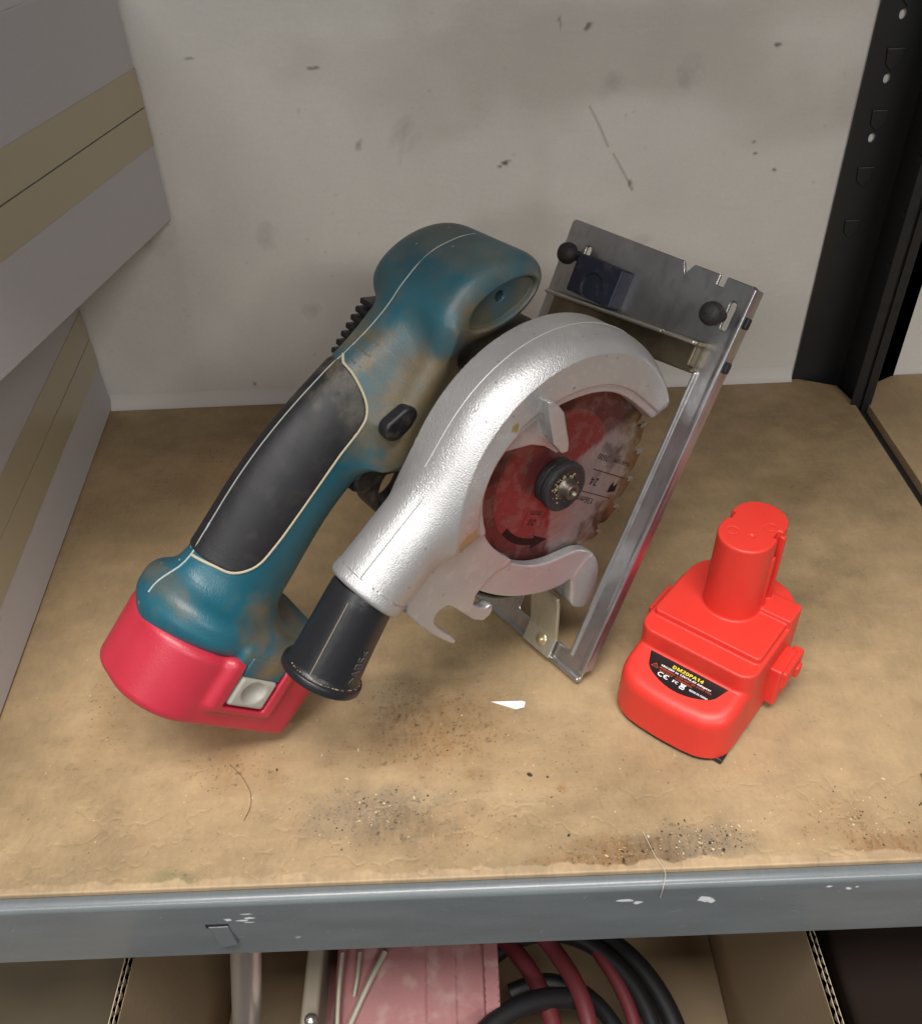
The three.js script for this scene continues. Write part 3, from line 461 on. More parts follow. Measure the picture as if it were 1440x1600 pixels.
// ---- blade with printed face
{
  const N = 24, R = 68.8, sh = new THREE.Shape(), ph0 = 0.05;
  for (let i = 0; i < N; i++) { // hooked tooth, gullet behind
    const b = ph0 + i / N * Math.PI * 2, at = (r, d) => [-(Math.sin(b + d) * r), Math.cos(b + d) * r];
    const put = (r, d) => { const [x, y] = at(r, d); if (i === 0 && sh.curves.length === 0 && !sh.__s) { sh.moveTo(x / 1000, y / 1000); sh.__s = 1; } else sh.lineTo(x / 1000, y / 1000); };
    put(R - 7.2, 0.0); put(R - 6.2, 0.03); put(R - 3.5, 0.055); put(R - 2.3, 0.09); put(R - 1.6, 0.16); put(R - 0.3, 0.222); put(R + 0.2, 0.236); put(R - 3.4, 0.245); put(R - 6.3, 0.25);
  }
  sh.closePath();
  const hole = new THREE.Path(); hole.absarc(0, 0, 0.008, 0, Math.PI * 2); sh.holes.push(hole);
  const g = new THREE.ExtrudeGeometry(sh, { depth: 0.0014, bevelEnabled: false, curveSegments: 24 });   // shape x = -u, y = f, extruded along +a
  const p = g.attributes.position, uv = g.attributes.uv; for (let i = 0; i < p.count; i++) uv.setXY(i, 0.5 + p.getX(i) / 0.144, 0.5 + p.getY(i) / 0.144);
  g.applyMatrix4(new THREE.Matrix4().makeBasis(V(0, 0, -1), V(0, 1, 0), V(1, 0, 0))); g.translate(-0.0287, GC[0] / 1000, GC[1] / 1000);
  const S = 1280, cv = document.createElement('canvas'); cv.width = cv.height = S; const c = cv.getContext('2d'), K = S / 144;
  const im = c.createImageData(S, S);
  for (let j = 0; j < S; j++) for (let i = 0; i < S; i++) {
    const x = (i - S / 2) / K, y = (S / 2 - j) / K, r = len2(x, y), an = Math.atan2(y, x), o = (j * S + i) * 4;
    const br = 0.9 + 0.2 * noise(r * 3.2, an * 3, 4) + 0.12 * (fbm(x / 6, y / 6, 2, 3) - 0.5), sil = [150 * br, 146 * br, 141 * br];
    const n = fbm(x / 5, y / 5, 9, 4), n2 = fbm(x / 14, y / 14, 19, 4);
    // red lacquer: full in the ring, with a bare sector to the right and below it
    const sec = Math.abs(((an + 0.18 + 9.4248) % Math.PI * 2) - 3.1416); const bare = sstep(1.02, 0.86, Math.abs(an + 0.22) + 0.12 * (n - 0.5)) * sstep(14, 22, r);
    let lac = r < 58 ? 1 - bare : 0; lac *= sstep(60, 54, r + 4 * (n - 0.5)); lac *= 0.72 + 0.28 * sstep(0.35, 0.55, n);
    const inner = r < 39.4 ? 1 : 0.62; let cc = sil.map((v, k) => mix(v, [118, 50, 50][k] * (inner < 1 ? [0.72, 0.82, 0.82][k] : 1) * (0.9 + 0.25 * n), lac * 0.92));
    if (bare > 0) cc = cc.map((v, k) => mix(v, [148, 128, 128][k] * (0.9 + 0.2 * n), bare * 0.55 * sstep(58, 50, r)));
    if (Math.abs(r - 39.6) < 0.35) cc = cc.map((v) => v * 0.9 + 14);
    // pitch and rust towards the teeth
    const rust = sstep(50, 66, r + 22 * (n - 0.5) + 14 * (n2 - 0.5)) * sstep(0.3, 0.5, n2 + 0.12 * Math.cos(an + 0.6)); cc = cc.map((v, k) => mix(v, [96, 66, 42][k] * (0.6 + 0.8 * n), clamp(rust * 0.8)));
    const soot = sstep(0.6, 0.75, n2) * 0.3 * sstep(25, 45, r); cc = cc.map((v) => v * (1 - soot));
    im.data[o] = cc[0]; im.data[o + 1] = cc[1]; im.data[o + 2] = cc[2]; im.data[o + 3] = 255;
  }
  c.putImageData(im, 0, 0);
  const txt = (s, x, y, size, rot = 0.155, st = 'bold') => { c.save(); c.translate(S / 2 + x * K, S / 2 - y * K); c.rotate(Math.PI + rot); c.font = `${st} ${size * K}px sans-serif`; c.textAlign = 'center'; c.textBaseline = 'middle'; c.fillText(s, 0, 0); c.restore(); };
  const ln = (x0, y0, x1, y1, w) => { c.lineWidth = w * K; c.beginPath(); c.moveTo(S / 2 + x0 * K, S / 2 - y0 * K); c.lineTo(S / 2 + x1 * K, S / 2 - y1 * K); c.stroke(); };
  c.fillStyle = c.strokeStyle = '#1b1614';
  ln(30, 6.8, 61.5, 1.8, 0.5); ln(27, -6.4, 56, -11, 0.5);
  txt('7600', 34.5, 14, 4.6); txt('max rpm', 52.6, 11.2, 3.9); txt('24', 35, -0.6, 6.6); txt('136mm', 33, -11.6, 5); txt('⌀', 50.5, -14.6, 6);
  c.beginPath(); for (const [x, y] of [[50.5, -7.2], [57.5, -6.6], [57, -1.2], [54.4, -3.4], [52.6, -0.4], [50.8, -3.2]]) c.lineTo(S / 2 + x * K, S / 2 - y * K); c.fill();
  txt('20', -3, -25.6, 5.4, 0.05); txt('mm', -2.6, -20.2, 4.8, 0.05); ln(-9.3, -18, -10.2, -28.5, 0.35); ln(5.4, -16.8, 4, -29.3, 0.35);
  c.lineWidth = 4.2 * K; c.beginPath(); c.arc(S / 2, S / 2, 37.4 * K, Math.PI / 2 - 0.12, Math.PI / 2 + 0.62); c.stroke(); c.beginPath(); for (const [x, y] of [[3, -33.6], [15, -36], [3.2, -42]]) c.lineTo(S / 2 + x * K, S / 2 - y * K); c.fill();
  c.globalAlpha = 0.22; c.strokeStyle = '#d8cfca'; for (let q = 0; q < 60; q++) { c.lineWidth = 0.12 * K; const r = (20 + 42 * rnd()) * K, a0 = rnd() * 6.28; c.beginPath(); c.arc(S / 2, S / 2, r, a0, a0 + 0.1 + 0.5 * rnd()); c.stroke(); }
  c.fillStyle = '#c9b9a0'; c.globalAlpha = 0.8; for (let q = 0; q < 160; q++) { const a0 = rnd() * 6.28, r = 20 + 45 * rnd(); c.beginPath(); c.arc(S / 2 + Math.cos(a0) * r * K, S / 2 + Math.sin(a0) * r * K, (0.1 + 0.18 * rnd()) * K, 0, 7); c.fill(); }
  const t = new THREE.CanvasTexture(cv); t.colorSpace = THREE.SRGBColorSpace; t.anisotropy = 8;
  const b = mesh('blade', g, phys({ map: t, metalness: 0.62, roughness: 0.4 }), saw);
  const tip = std({ color: col(0.34, 0.33, 0.31), metalness: 0.8, roughness: 0.4 });
  for (let i = 0; i < N; i++) { const an = ph0 + i / N * Math.PI * 2 + 0.232, r = R - 1.6, q = new THREE.BoxGeometry(0.0021, 0.0046, 0.0019); q.rotateX(an + 0.12); q.translate(-0.028, (GC[0] + Math.cos(an) * r) / 1000, (GC[1] + Math.sin(an) * r) / 1000); mesh('carbide_tip', q, tip, b); }
}
// clamping flange and bolt (axis along x)
{
  const ax = (g, a0) => { g.rotateZ(-Math.PI / 2); g.translate(a0 / 1000, GC[0] / 1000, GC[1] / 1000); return g; };
  const m = (a) => a.map(([r, y]) => [r / 1000, y / 1000]);
  const fl = mesh('flange', ax(lathe(m([[0, 0], [12.5, 0], [13.2, 0.8], [13.2, 4.2], [12.4, 5], [13.6, 5.6], [14, 6.4], [14, 9.2], [13.4, 10], [11.6, 10.2], [10.6, 9.3], [6, 9], [0, 9]])), -27.2), phys({ color: col(0.03, 0.031, 0.034), roughness: 0.5, metalness: 0.3, bumpMap: rep(reliefMid, 3), bumpScale: 0.0004 }), saw);
  mesh('bolt', ax(lathe(m([[0, 0], [6.2, 0], [6.2, 1.4], [4.6, 2], [4.4, 6], [3.8, 6.6], [2.2, 6.6], [2, 3.5], [0, 3.2]]), 24), -18.4), phys({ color: col(0.14, 0.12, 0.1), roughness: 0.4, metalness: 0.8 }), fl);
  const gr = []; for (let i = 0; i < 60; i++) { const an = rnd() * 6.28, r = 5 + 5 * rnd(), q = new THREE.IcosahedronGeometry(0.0003 + 0.0004 * rnd(), 0); q.translate(-0.0181, (GC[0] + Math.cos(an) * r) / 1000, (GC[1] + Math.sin(an) * r) / 1000); gr.push(q); }
  const d = mesh('sawdust_grains', mergeGeometries(gr), std({ color: col(0.3, 0.22, 0.12), roughness: 0.9 }), fl); d.userData.kind = 'stuff';
}
// dust nozzle
{
  const p0 = V(-0.033, 0.0575, 0.1567), p1 = V(-0.033, 0.0097, 0.1667), L = p0.distanceTo(p1), l = L * 1000;
  const prof = [[15.6, 0], [16.2, 3], [16.6, 8], [17.2, l * 0.5], [18.2, l - 6], [18.6, l - 3.4], [20.4, l - 3], [20.8, l - 2], [20.8, l + 0.6], [20.2, l + 1.4], [18.6, l + 1.4], [17.4, l], [16, l * 0.5], [14.2, 0]].map(([r, y]) => [r / 1000, y / 1000]);
  const nz = mesh('dust_nozzle', aim(lathe(prof, 64), p0, p1), phys({ color: col(0.0105, 0.011, 0.014), roughness: 0.36, bumpMap: rep(reliefMid, 3), bumpScale: 0.0001 }), saw);
  const ax = p1.clone().sub(p0).normalize(), e1 = V(1, 0, 0).addScaledVector(ax, -ax.x).normalize(), e2 = ax.clone().cross(e1);
  const on = (t, an, dr = 0) => { const y = t * l, r = (mix(16.6, 18.4, t) + dr) / 1000; return p0.clone().addScaledVector(ax, y / 1000).addScaledVector(e1, Math.cos(an) * r).addScaledVector(e2, Math.sin(an) * r); };
  const sgn = e2.z > 0 ? 1 : -1;
  mesh('nozzle_seam', tube([0.1, 0.3, 0.5, 0.7, 0.92].map((t) => on(t, sgn * 1.05, 0.05)), 0.00035, 5, 4), std({ color: col(0.2, 0.17, 0.12), roughness: 0.8 }), nz);
  const font = await new FontLoader().loadAsync('fonts/droid/droid_sans_regular.typeface.json');
  const tg = new TextGeometry('>ABS<', { font, size: 4.6, depth: 0.5, curveSegments: 3 }); const tp = tg.attributes.position;
  for (let i = 0; i < tp.count; i++) { const x = tp.getX(i), y = tp.getY(i), z = tp.getZ(i), t = 0.86 - x / l, an = -sgn * 0.12 - sgn * -1 * (y - 2) / 17.6 * 1; const q = on(t, an, -0.15 + z); tp.setXYZ(i, q.x, q.y, q.z); }
  tg.computeVertexNormals(); mesh('moulded_lettering', tg, std({ color: col(0.06, 0.06, 0.065), roughness: 0.5 }), nz);
  const gr = []; for (let i = 0; i < 260; i++) { const an = sgn * (-1.3 + 3 * rnd()), q = new THREE.IcosahedronGeometry(0.0002 + 0.0005 * rnd() * rnd(), 0), w = on(0.93 + 0.02 * rnd(), an, 0.2 + 0.9 * rnd() * rnd()); q.translate(w.x, w.y, w.z); gr.push(q); }
  const d = mesh('sawdust_crust', mergeGeometries(gr), std({ color: col(0.26, 0.2, 0.11), roughness: 0.95 }), nz); d.userData.kind = 'stuff';
}
// ---- shoe (zinc plated base plate)
const zinc = (o = {}) => phys({ vertexColors: true, metalness: 0.92, roughness: 0.3, bumpMap: rep(reliefMid, 1.2), bumpScale: 0.00012, ...o });
const zincColor = (a, f, u) => { const n = fbm(a / 14, f / 14, u / 14, 4), m = fbm(a / 3, f / 6, u / 3, 3); let k = 0.5 * (0.78 + 0.44 * n); const st = sstep(0.52, 0.75, m) * 0.22; let c = [k, k * 1.0, k * 1.02]; c = [mix(c[0], 0.24, st), mix(c[1], 0.2, st), mix(c[2], 0.15, st)]; if (a > 1.0 && noise(f / 24, u / 6, 3) > 0.42) c = [c[0] * 0.98, c[1] * 0.8, c[2] * 0.95]; return c; };
const shoe = mesh('base_plate', meshSDF((a, f, u) => {
  let o = rbox2(a + 65.5, f - 121, 66, 121, 2.5);
  o = Math.max(o, -rbox2(a + 37, f - 103, 23.5, 90.5, 3));                       // blade opening
  o = Math.max(o, -rbox2(a + 112, f - 222, 1.9, 8.5, 1.5), -rbox2(a + 8, f - 224, 1.9, 7.5, 1.5));
  o = Math.max(o, -(Math.abs(a + 43) * 1.7 + (242 - f) - 6.2), -rbox2(a + 20, f - 242, 2.2, 5.5, 0.5));
  let d = extrude(o, u + 0.9, 1.0, 0.4);
  const rim = Math.max(Math.abs(a - 0.2) - 1, Math.abs(u + 3.2) - 4, -(f - 8), f - 241); d = smin(d, rim, 2.4);        // turned-down side
  const bead = Math.max(len2(a + 12.2, (u - 0.4)) - 1.2, -(f - 12), f - 192); d = smin(d, bead, 1.2);
  const rear = Math.max(len2(f - 1.3, u - 0.8) - 1.5, a - 0, -(a + 131)); d = smin(d, rear, 1.5);
  return d;
}, [-135, -3, -10, 4, 245, 5], 0.8, zincColor), zinc(), saw);
{
  // bevel bracket across the nose
  const f0 = (a) => 206.5 + (a + 14) * 0.07;
  mesh('bevel_bracket', meshSDF((a, f, u) => { const y = f - f0(a); let d = rbox3(a + 68, y, u - 6, 55, 1.1, 6.2, 0.9); d = smin(d, rbox3(a + 68, y + 8, u - 1.2, 55, 8, 1.2, 0.8), 2); d = smin(d, rbox3(a + 14, y + 6.5, u - 4, 1.2, 6, 4.5, 0.8), 1.5); return Math.max(d, -rbox3(a + 34, y, u - 12, 0.5, 3, 3, 0.1)); }, [-126, 184, -2, -10, 212, 15], 0.8, (a, f, u) => { const n = fbm(a / 9, f / 9, u / 9, 4); return u > 9 ? [0.58, 0.56, 0.52] : [mix(0.13, 0.34, n), mix(0.11, 0.29, n), mix(0.07, 0.2, n)]; }), zinc({ roughness: 0.38 }), shoe);
  mesh('wedge_block', meshSDF((a, f, u) => { let d = rbox3(a + 92, f - 215, u - 5, 17.5, 11, 5.2, 1.2); d = smax(d, -Math.max(len2(a + 92, f - 211) - 7.5, Math.abs(u - 10) - 0.7), 0.6); return Math.max(d, -rbox3(a + 83, f - 226, u - 5, 1.2, 1.5, 6, 0.2)); }, [-112, 202, -2, -72, 228, 12], 0.8, (a, f, u) => { const n = fbm(a / 4, f / 4, u / 4, 3); return [0.014 + 0.03 * sstep(0.55, 0.75, n), 0.016 + 0.027 * sstep(0.55, 0.75, n), 0.034 + 0.02 * sstep(0.55, 0.75, n)]; }), phys({ vertexColors: true, roughness: 0.5 }), shoe);
  for (const [a, f] of [[-117.5, 223], [-11.5, 223]]) {
    const g = lathe([[0, 0], [3, 0], [3, 6], [4.6, 6.6], [6, 8.2], [6.3, 10.6], [5.6, 13.2], [3.6, 15], [0, 15.6]].map(([r, y]) => [r / 1000, y / 1000]), 28); g.rotateX(Math.PI / 2); g.translate(a / 1000, f / 1000, 0); mesh('knob', g, phys({ color: col(0.016, 0.014, 0.015), roughness: 0.6, bumpMap: rep(reliefMid, 2), bumpScale: 0.0004 }), shoe);
  }
  for (const [a, f] of [[-6.2, 224], [-6.2, 200]]) { const g = new RoundedBoxGeometry(0.006, 0.006, 0.004, 2, 0.001); g.translate((a + 7) / 1000, f / 1000, -0.002); mesh('gauge_clip', g, blackPl, shoe); }
  // strap that carries the lower guard
  const prof = [[2, 2.2], [15, 2.2], [17, 3], [40, 14], [44, 17]], th = 1.5;
  const sh = new THREE.Shape(); prof.forEach(([f, u], i) => (i ? sh.lineTo(f / 1000, u / 1000) : sh.moveTo(f / 1000, u / 1000))); [...prof].reverse().forEach(([f, u]) => sh.lineTo((f - 0.4) / 1000, (u + th) / 1000)); sh.closePath();
  const g = new THREE.ExtrudeGeometry(sh, { depth: 0.0225, bevelEnabled: true, bevelSize: 0.0003, bevelThickness: 0.0003, bevelSegments: 1 }); g.applyMatrix4(new THREE.Matrix4().makeBasis(V(0, 1, 0), V(0, 0, 1), V(1, 0, 0))); g.translate(-0.0465, 0, 0);
  const yz = std({ color: col(0.55, 0.53, 0.44), metalness: 0.75, roughness: 0.38, bumpMap: rep(reliefMid, 20), bumpScale: 0.0004 });
  const st = mesh('strap', g, yz, shoe);
  const sc = lathe([[0, 0], [4.2, 0], [4.2, 0.6], [3.4, 1.2], [1.8, 1.4], [1.6, 2.2], [0, 2.6]].map(([r, y]) => [r / 1000, y / 1000]), 20); sc.rotateX(Math.PI / 2); sc.translate(-0.0335, 0.0088, 0.0036); mesh('screw', sc, std({ color: col(0.6, 0.5, 0.3), metalness: 0.8, roughness: 0.3 }), st);
}

// ------------------------------------------------------------------ red adapter
{
  const ad = thing('battery_adapter', 'bright red plastic battery adapter with a tower and small black label', 'adapter'); ad.position.set(0.1411, 0.0006, -0.1281); ad.rotation.y = -40.5 * Math.PI / 180;
  const planA = (x, z) => smax(rbox2(x, z - 10, 35, 55, z < 10 ? 26 : 17), len2(x, z + 13) - 78, 14);
  const core = (x, y, z) => {
    const top = 31.5 + clamp((60 - z) * 0.2, 0, 5.5);
    let d = smax(planA(x, z) + (y - 3) * 0.045, y - top, 7); d = Math.max(d, 3 - y);
    const t2 = smax(rbox2(x, z + 6, 34.2, 39.5, z < -6 ? 32 : 9), y - 49.5, 1.6); d = smin(d, smax(t2, 3 - y, 1), 1.5);
    // shallow bow of the front of the second tier
    d = smin(d, smax(rbox2(x, z + 10, 31.8, 31, z < -10 ? 22 : 3), y - 53.5, 1.2), 0.8);
    d = smin(d, smax(rbox2(x - 22, z + 20, 12, 8, 2), y - 56, 1.2), 0.8);
    // tower
    const dr = (y - 54) * 0.012; let tw = rbox2(x, z + 18, 15.6 - dr, 23 - dr, 14.5); tw = smax(tw, y - 104.5, 1.6);
    tw = smax(tw, -rbox2(x - 15.4, z + 19, 3.2, 3.2, 0.5), 0.8); tw = Math.max(tw, -Math.max(rbox2(x + 16, z + 20, 3.6, 3.2, 0.5), 98 - y));
    d = smin(d, tw, 1.6);
    d = smin(d, Math.max(rbox2(x - 14.6, z + 14.6, 1.6, 1.5, 0.5), y - 92), 0.6);
    d = smin(d, Math.max(rbox2(x - 15.2, z + 23.2, 1.6, 1.4, 0.5), y - 101), 0.6);
    d = Math.max(d, -(Math.hypot(x - 3, (y - 104.5) * 2, z + 10) - 1.6));
    for (const [px, pz] of [[-7, 0], [8, -14]]) d = Math.max(d, -Math.max(Math.abs(len2(x - px, z + 8 - pz) - 3) - 0.5, 104.2 - y));
    return d;
  };
  const red = (x, y, z) => { const n = fbm(x / 18, y / 18, z / 18, 3) - 0.5; return [0.66 * (1 + 0.06 * n), 0.036 * (1 + 0.3 * n), 0.024 * (1 + 0.3 * n)]; };
  const redM = phys({ vertexColors: true, roughness: 0.42, bumpMap: rep(reliefFine, 6), bumpScale: 0.00008 });
  const body = mesh('shell', meshSDF(core, [-40, 0, -70, 40, 108, 70], 0.9, red), redM, ad);
  // side latches
  for (const s of [-1, 1]) mesh('side_latch', meshSDF((x, y, z) => { x *= s; let d = rbox3(x - 36, y - 20, z + 6, 4.6, 14, 11, 1.2); d = smin(d, rbox3(x - 40, y - 26, z + 9, 3.2, 6.5, 12, 1), 0.8); d = smin(d, rbox3(x - 43, y - 22, z + 14, 2, 4, 3, 0.6), 0.5); return d; }, s > 0 ? [28, 2, -30, 48, 38, 10] : [-48, 2, -30, -28, 38, 10], 0.8, red), redM, ad);
  // black underside plate and rubber foot
  mesh('underside', meshSDF((x, y, z) => extrude(planA(x, z) + 1.2, y - 1.6, 1.7, 0.4), [-38, -1, -68, 38, 5, 68], 0.9, () => [0.012, 0.011, 0.011]), phys({ vertexColors: true, roughness: 0.6 }), ad);
  const ft = new RoundedBoxGeometry(0.007, 0.0035, 0.008, 2, 0.001); ft.translate(0.031, 0.0018, 0.05); mesh('foot', ft, blackPl, ad);
  // label
  const cv = document.createElement('canvas'); cv.width = 1024; cv.height = 512; const c = cv.getContext('2d'); c.fillStyle = '#171114'; c.fillRect(0, 0, 1024, 512);
  c.textBaseline = 'middle'; const tx = (s, x, y, sz, fill, w, st = 'bold') => { c.fillStyle = fill; c.font = `${st} ${sz}px sans-serif`; c.fillText(s, x, y, w); };
  tx('DM20PA14', 330, 92, 84, '#e6d23a', 410); tx('18V/20V to 12V/14.4V Adapter', 205, 164, 48, '#f2eeee', 660); tx('WARNING: CAN NOT BE USED FOR', 205, 216, 42, '#b8482c', 690); tx('BATTERY   CHARGING.', 225, 264, 42, '#b8482c', 460);
  c.strokeStyle = '#b8482c'; c.lineWidth = 8; c.beginPath(); c.moveTo(150, 175); c.lineTo(108, 248); c.lineTo(192, 248); c.closePath(); c.stroke(); tx('!', 142, 224, 46, '#b8482c', 30);
  c.save(); c.translate(20, -62); c.strokeStyle = '#f2eeee'; c.lineWidth = 13; c.beginPath(); c.arc(250, 385, 34, 0.9, 5.38); c.stroke(); c.beginPath(); c.arc(325, 385, 34, 0.9, 5.38); c.stroke(); c.beginPath(); c.moveTo(294, 385); c.lineTo(325, 385); c.stroke();
  tx('FC', 400, 388, 66, '#f2eeee', 80); c.lineWidth = 10; c.beginPath(); c.moveTo(505, 350); c.lineTo(575, 425); c.moveTo(575, 350); c.lineTo(505, 425); c.moveTo(515, 360); c.lineTo(565, 360); c.lineTo(558, 415); c.lineTo(522, 415); c.closePath(); c.stroke(); c.fillStyle = '#f2eeee'; c.fillRect(510, 435, 60, 14);
  tx('MADE IN CHINA', 625, 392, 44, '#f2eeee', 235);
  c.restore();
  const t = new THREE.CanvasTexture(cv); t.colorSpace = THREE.SRGBColorSpace; t.anisotropy = 8;
  const ls = new THREE.Shape(); ls.moveTo(-0.0235, 0); ls.lineTo(0.0235, 0); ls.lineTo(0.0205, -0.0075); ls.quadraticCurveTo(0.0190, -0.0105, 0.0145, -0.0125); ls.quadraticCurveTo(0, -0.0195, -0.0145, -0.0125); ls.quadraticCurveTo(-0.0190, -0.0105, -0.0205, -0.0075); ls.closePath();
  let lg = new THREE.ShapeGeometry(ls, 12); { const p = lg.attributes.position, uv = lg.attributes.uv; for (let i = 0; i < p.count; i++) uv.setXY(i, 0.5 + p.getX(i) / 0.047, 1 + p.getY(i) / 0.0170); }
  lg.rotateX(-Math.PI / 2 + Math.atan(0.2)); lg.translate(0, 0.0367, 0.0349);
  mesh('label', lg, phys({ map: t, roughness: 0.35 }), ad).userData.label = 'black printed label with yellow model lettering';
}

// ------------------------------------------------------------------ small litter on the board
{
  const s = new THREE.Shape([[-0.0105, 0.0012], [0.0075, 0.0018], [0.0095, 0.001], [0.0088, -0.0026], [0.004, -0.0042]].map(([a, b]) => new THREE.Vector2(a, b)));
  const g = new THREE.ExtrudeGeometry(s, { depth: 0.0004, bevelEnabled: false }); g.rotateX(-Math.PI / 2); g.rotateY(-0.05); g.translate(0.0204, 0.0003, -0.112); tag(mesh('paper_scrap', g, std({ color: col(0.8, 0.79, 0.76), roughness: 0.8 })), 'small white pointed paper scrap lying flat between the saw and the red adapter', 'scrap');
  const hair = (pts, r, c, label) => tag(mesh('hair', tube(pts.map(([x, y, z]) => V(x, y, z)), r, 5, 10), std({ color: c, roughness: 0.6 })), label, 'hair', 'hairs on the shelf');
  hair([[-0.137, 0.0005, -0.078], [-0.129, 0.0009, -0.0695], [-0.1228, 0.0006, -0.0595], [-0.1214, 0.0006, -0.051], [-0.1235, 0.0006, -0.043]], 0.00013, col(0.12, 0.08, 0.04), 'long curved dark hair on the board in front of the red battery pack');
  hair([[0.2365, 0.001, -0.0545], [0.2352, 0.002, -0.047], [0.2325, 0.001, -0.04], [0.228, 0.001, -0.0358]], 0.0003, col(0.05, 0.04, 0.03), 'short thick dark hair near the corner of the board');
  hair([[0.0835, 0.0004, -0.028], [0.087, 0.0012, -0.014], [0.0905, 0.001, -0.005], [0.0885, -0.001, 0.0012], [0.0882, -0.012, 0.0012]], 0.00014, col(0.6, 0.55, 0.45), 'pale hair hanging over the front edge of the board');
  const bits = []; const mk = (x, z, s) => { const q = new THREE.IcosahedronGeometry(s, 0); q.scale(0.5 + 1.9 * rnd() * rnd(), 0.4, 0.45 + 0.6 * rnd()); q.rotateY(rnd() * 6); q.translate(x, s * 0.35, z); return q; };
  const ga = () => (rnd() + rnd() + rnd() - 1.5) / 1.5;
  const groups = [['dark_grit', col(0.035, 0.03, 0.025), 'dark grit and crumbs scattered over the front of the board'], ['sawdust', col(0.55, 0.45, 0.3), 'pale sawdust and chips sprinkled over the front of the board']];
  groups.forEach(([n, c, label], k) => {
    const gs = []; for (const [x, z, rx, rz, m] of [[-0.05, -0.046, 0.05, 0.02, 60], [0.066, -0.018, 0.04, 0.012, 50], [0.114, -0.022, 0.04, 0.016, 110], [0.2, -0.03, 0.05, 0.03, 50], [0.05, -0.06, 0.2, 0.07, 70], [-0.1, -0.04, 0.15, 0.05, 40]]) for (let i = 0; i < m; i++) { const X = x + rx * ga(), Z = z + rz * ga(); if (Z > -0.0105 || Z < -0.2) continue; gs.push(mk(X, Z, 0.0002 + 0.0006 * Math.pow(rnd(), 6))); }
    if (k) for (const [x, z, s] of [[-0.0659, -0.0843, 0.0013], [-0.0862, -0.0819, 0.0008], [-0.071, -0.066, 0.0007], [-0.063, -0.051, 0.0011], [-0.05, -0.05, 0.0009], [-0.11, -0.09, 0.0006]]) gs.push(mk(x, z, s));
    else for (const [x, z, s] of [[0.0285, -0.0638, 0.0012], [0.0455, -0.0272, 0.0014], [0.116, -0.02, 0.0012], [0.122, -0.016, 0.0011], [0.038, -0.062, 0.0009]]) gs.push(mk(x, z, s));
    const m = tag(mesh(n, mergeGeometries(gs), std({ color: c, roughness: 0.9 })), label, 'debris'); m.userData.kind = 'stuff';
  });
}

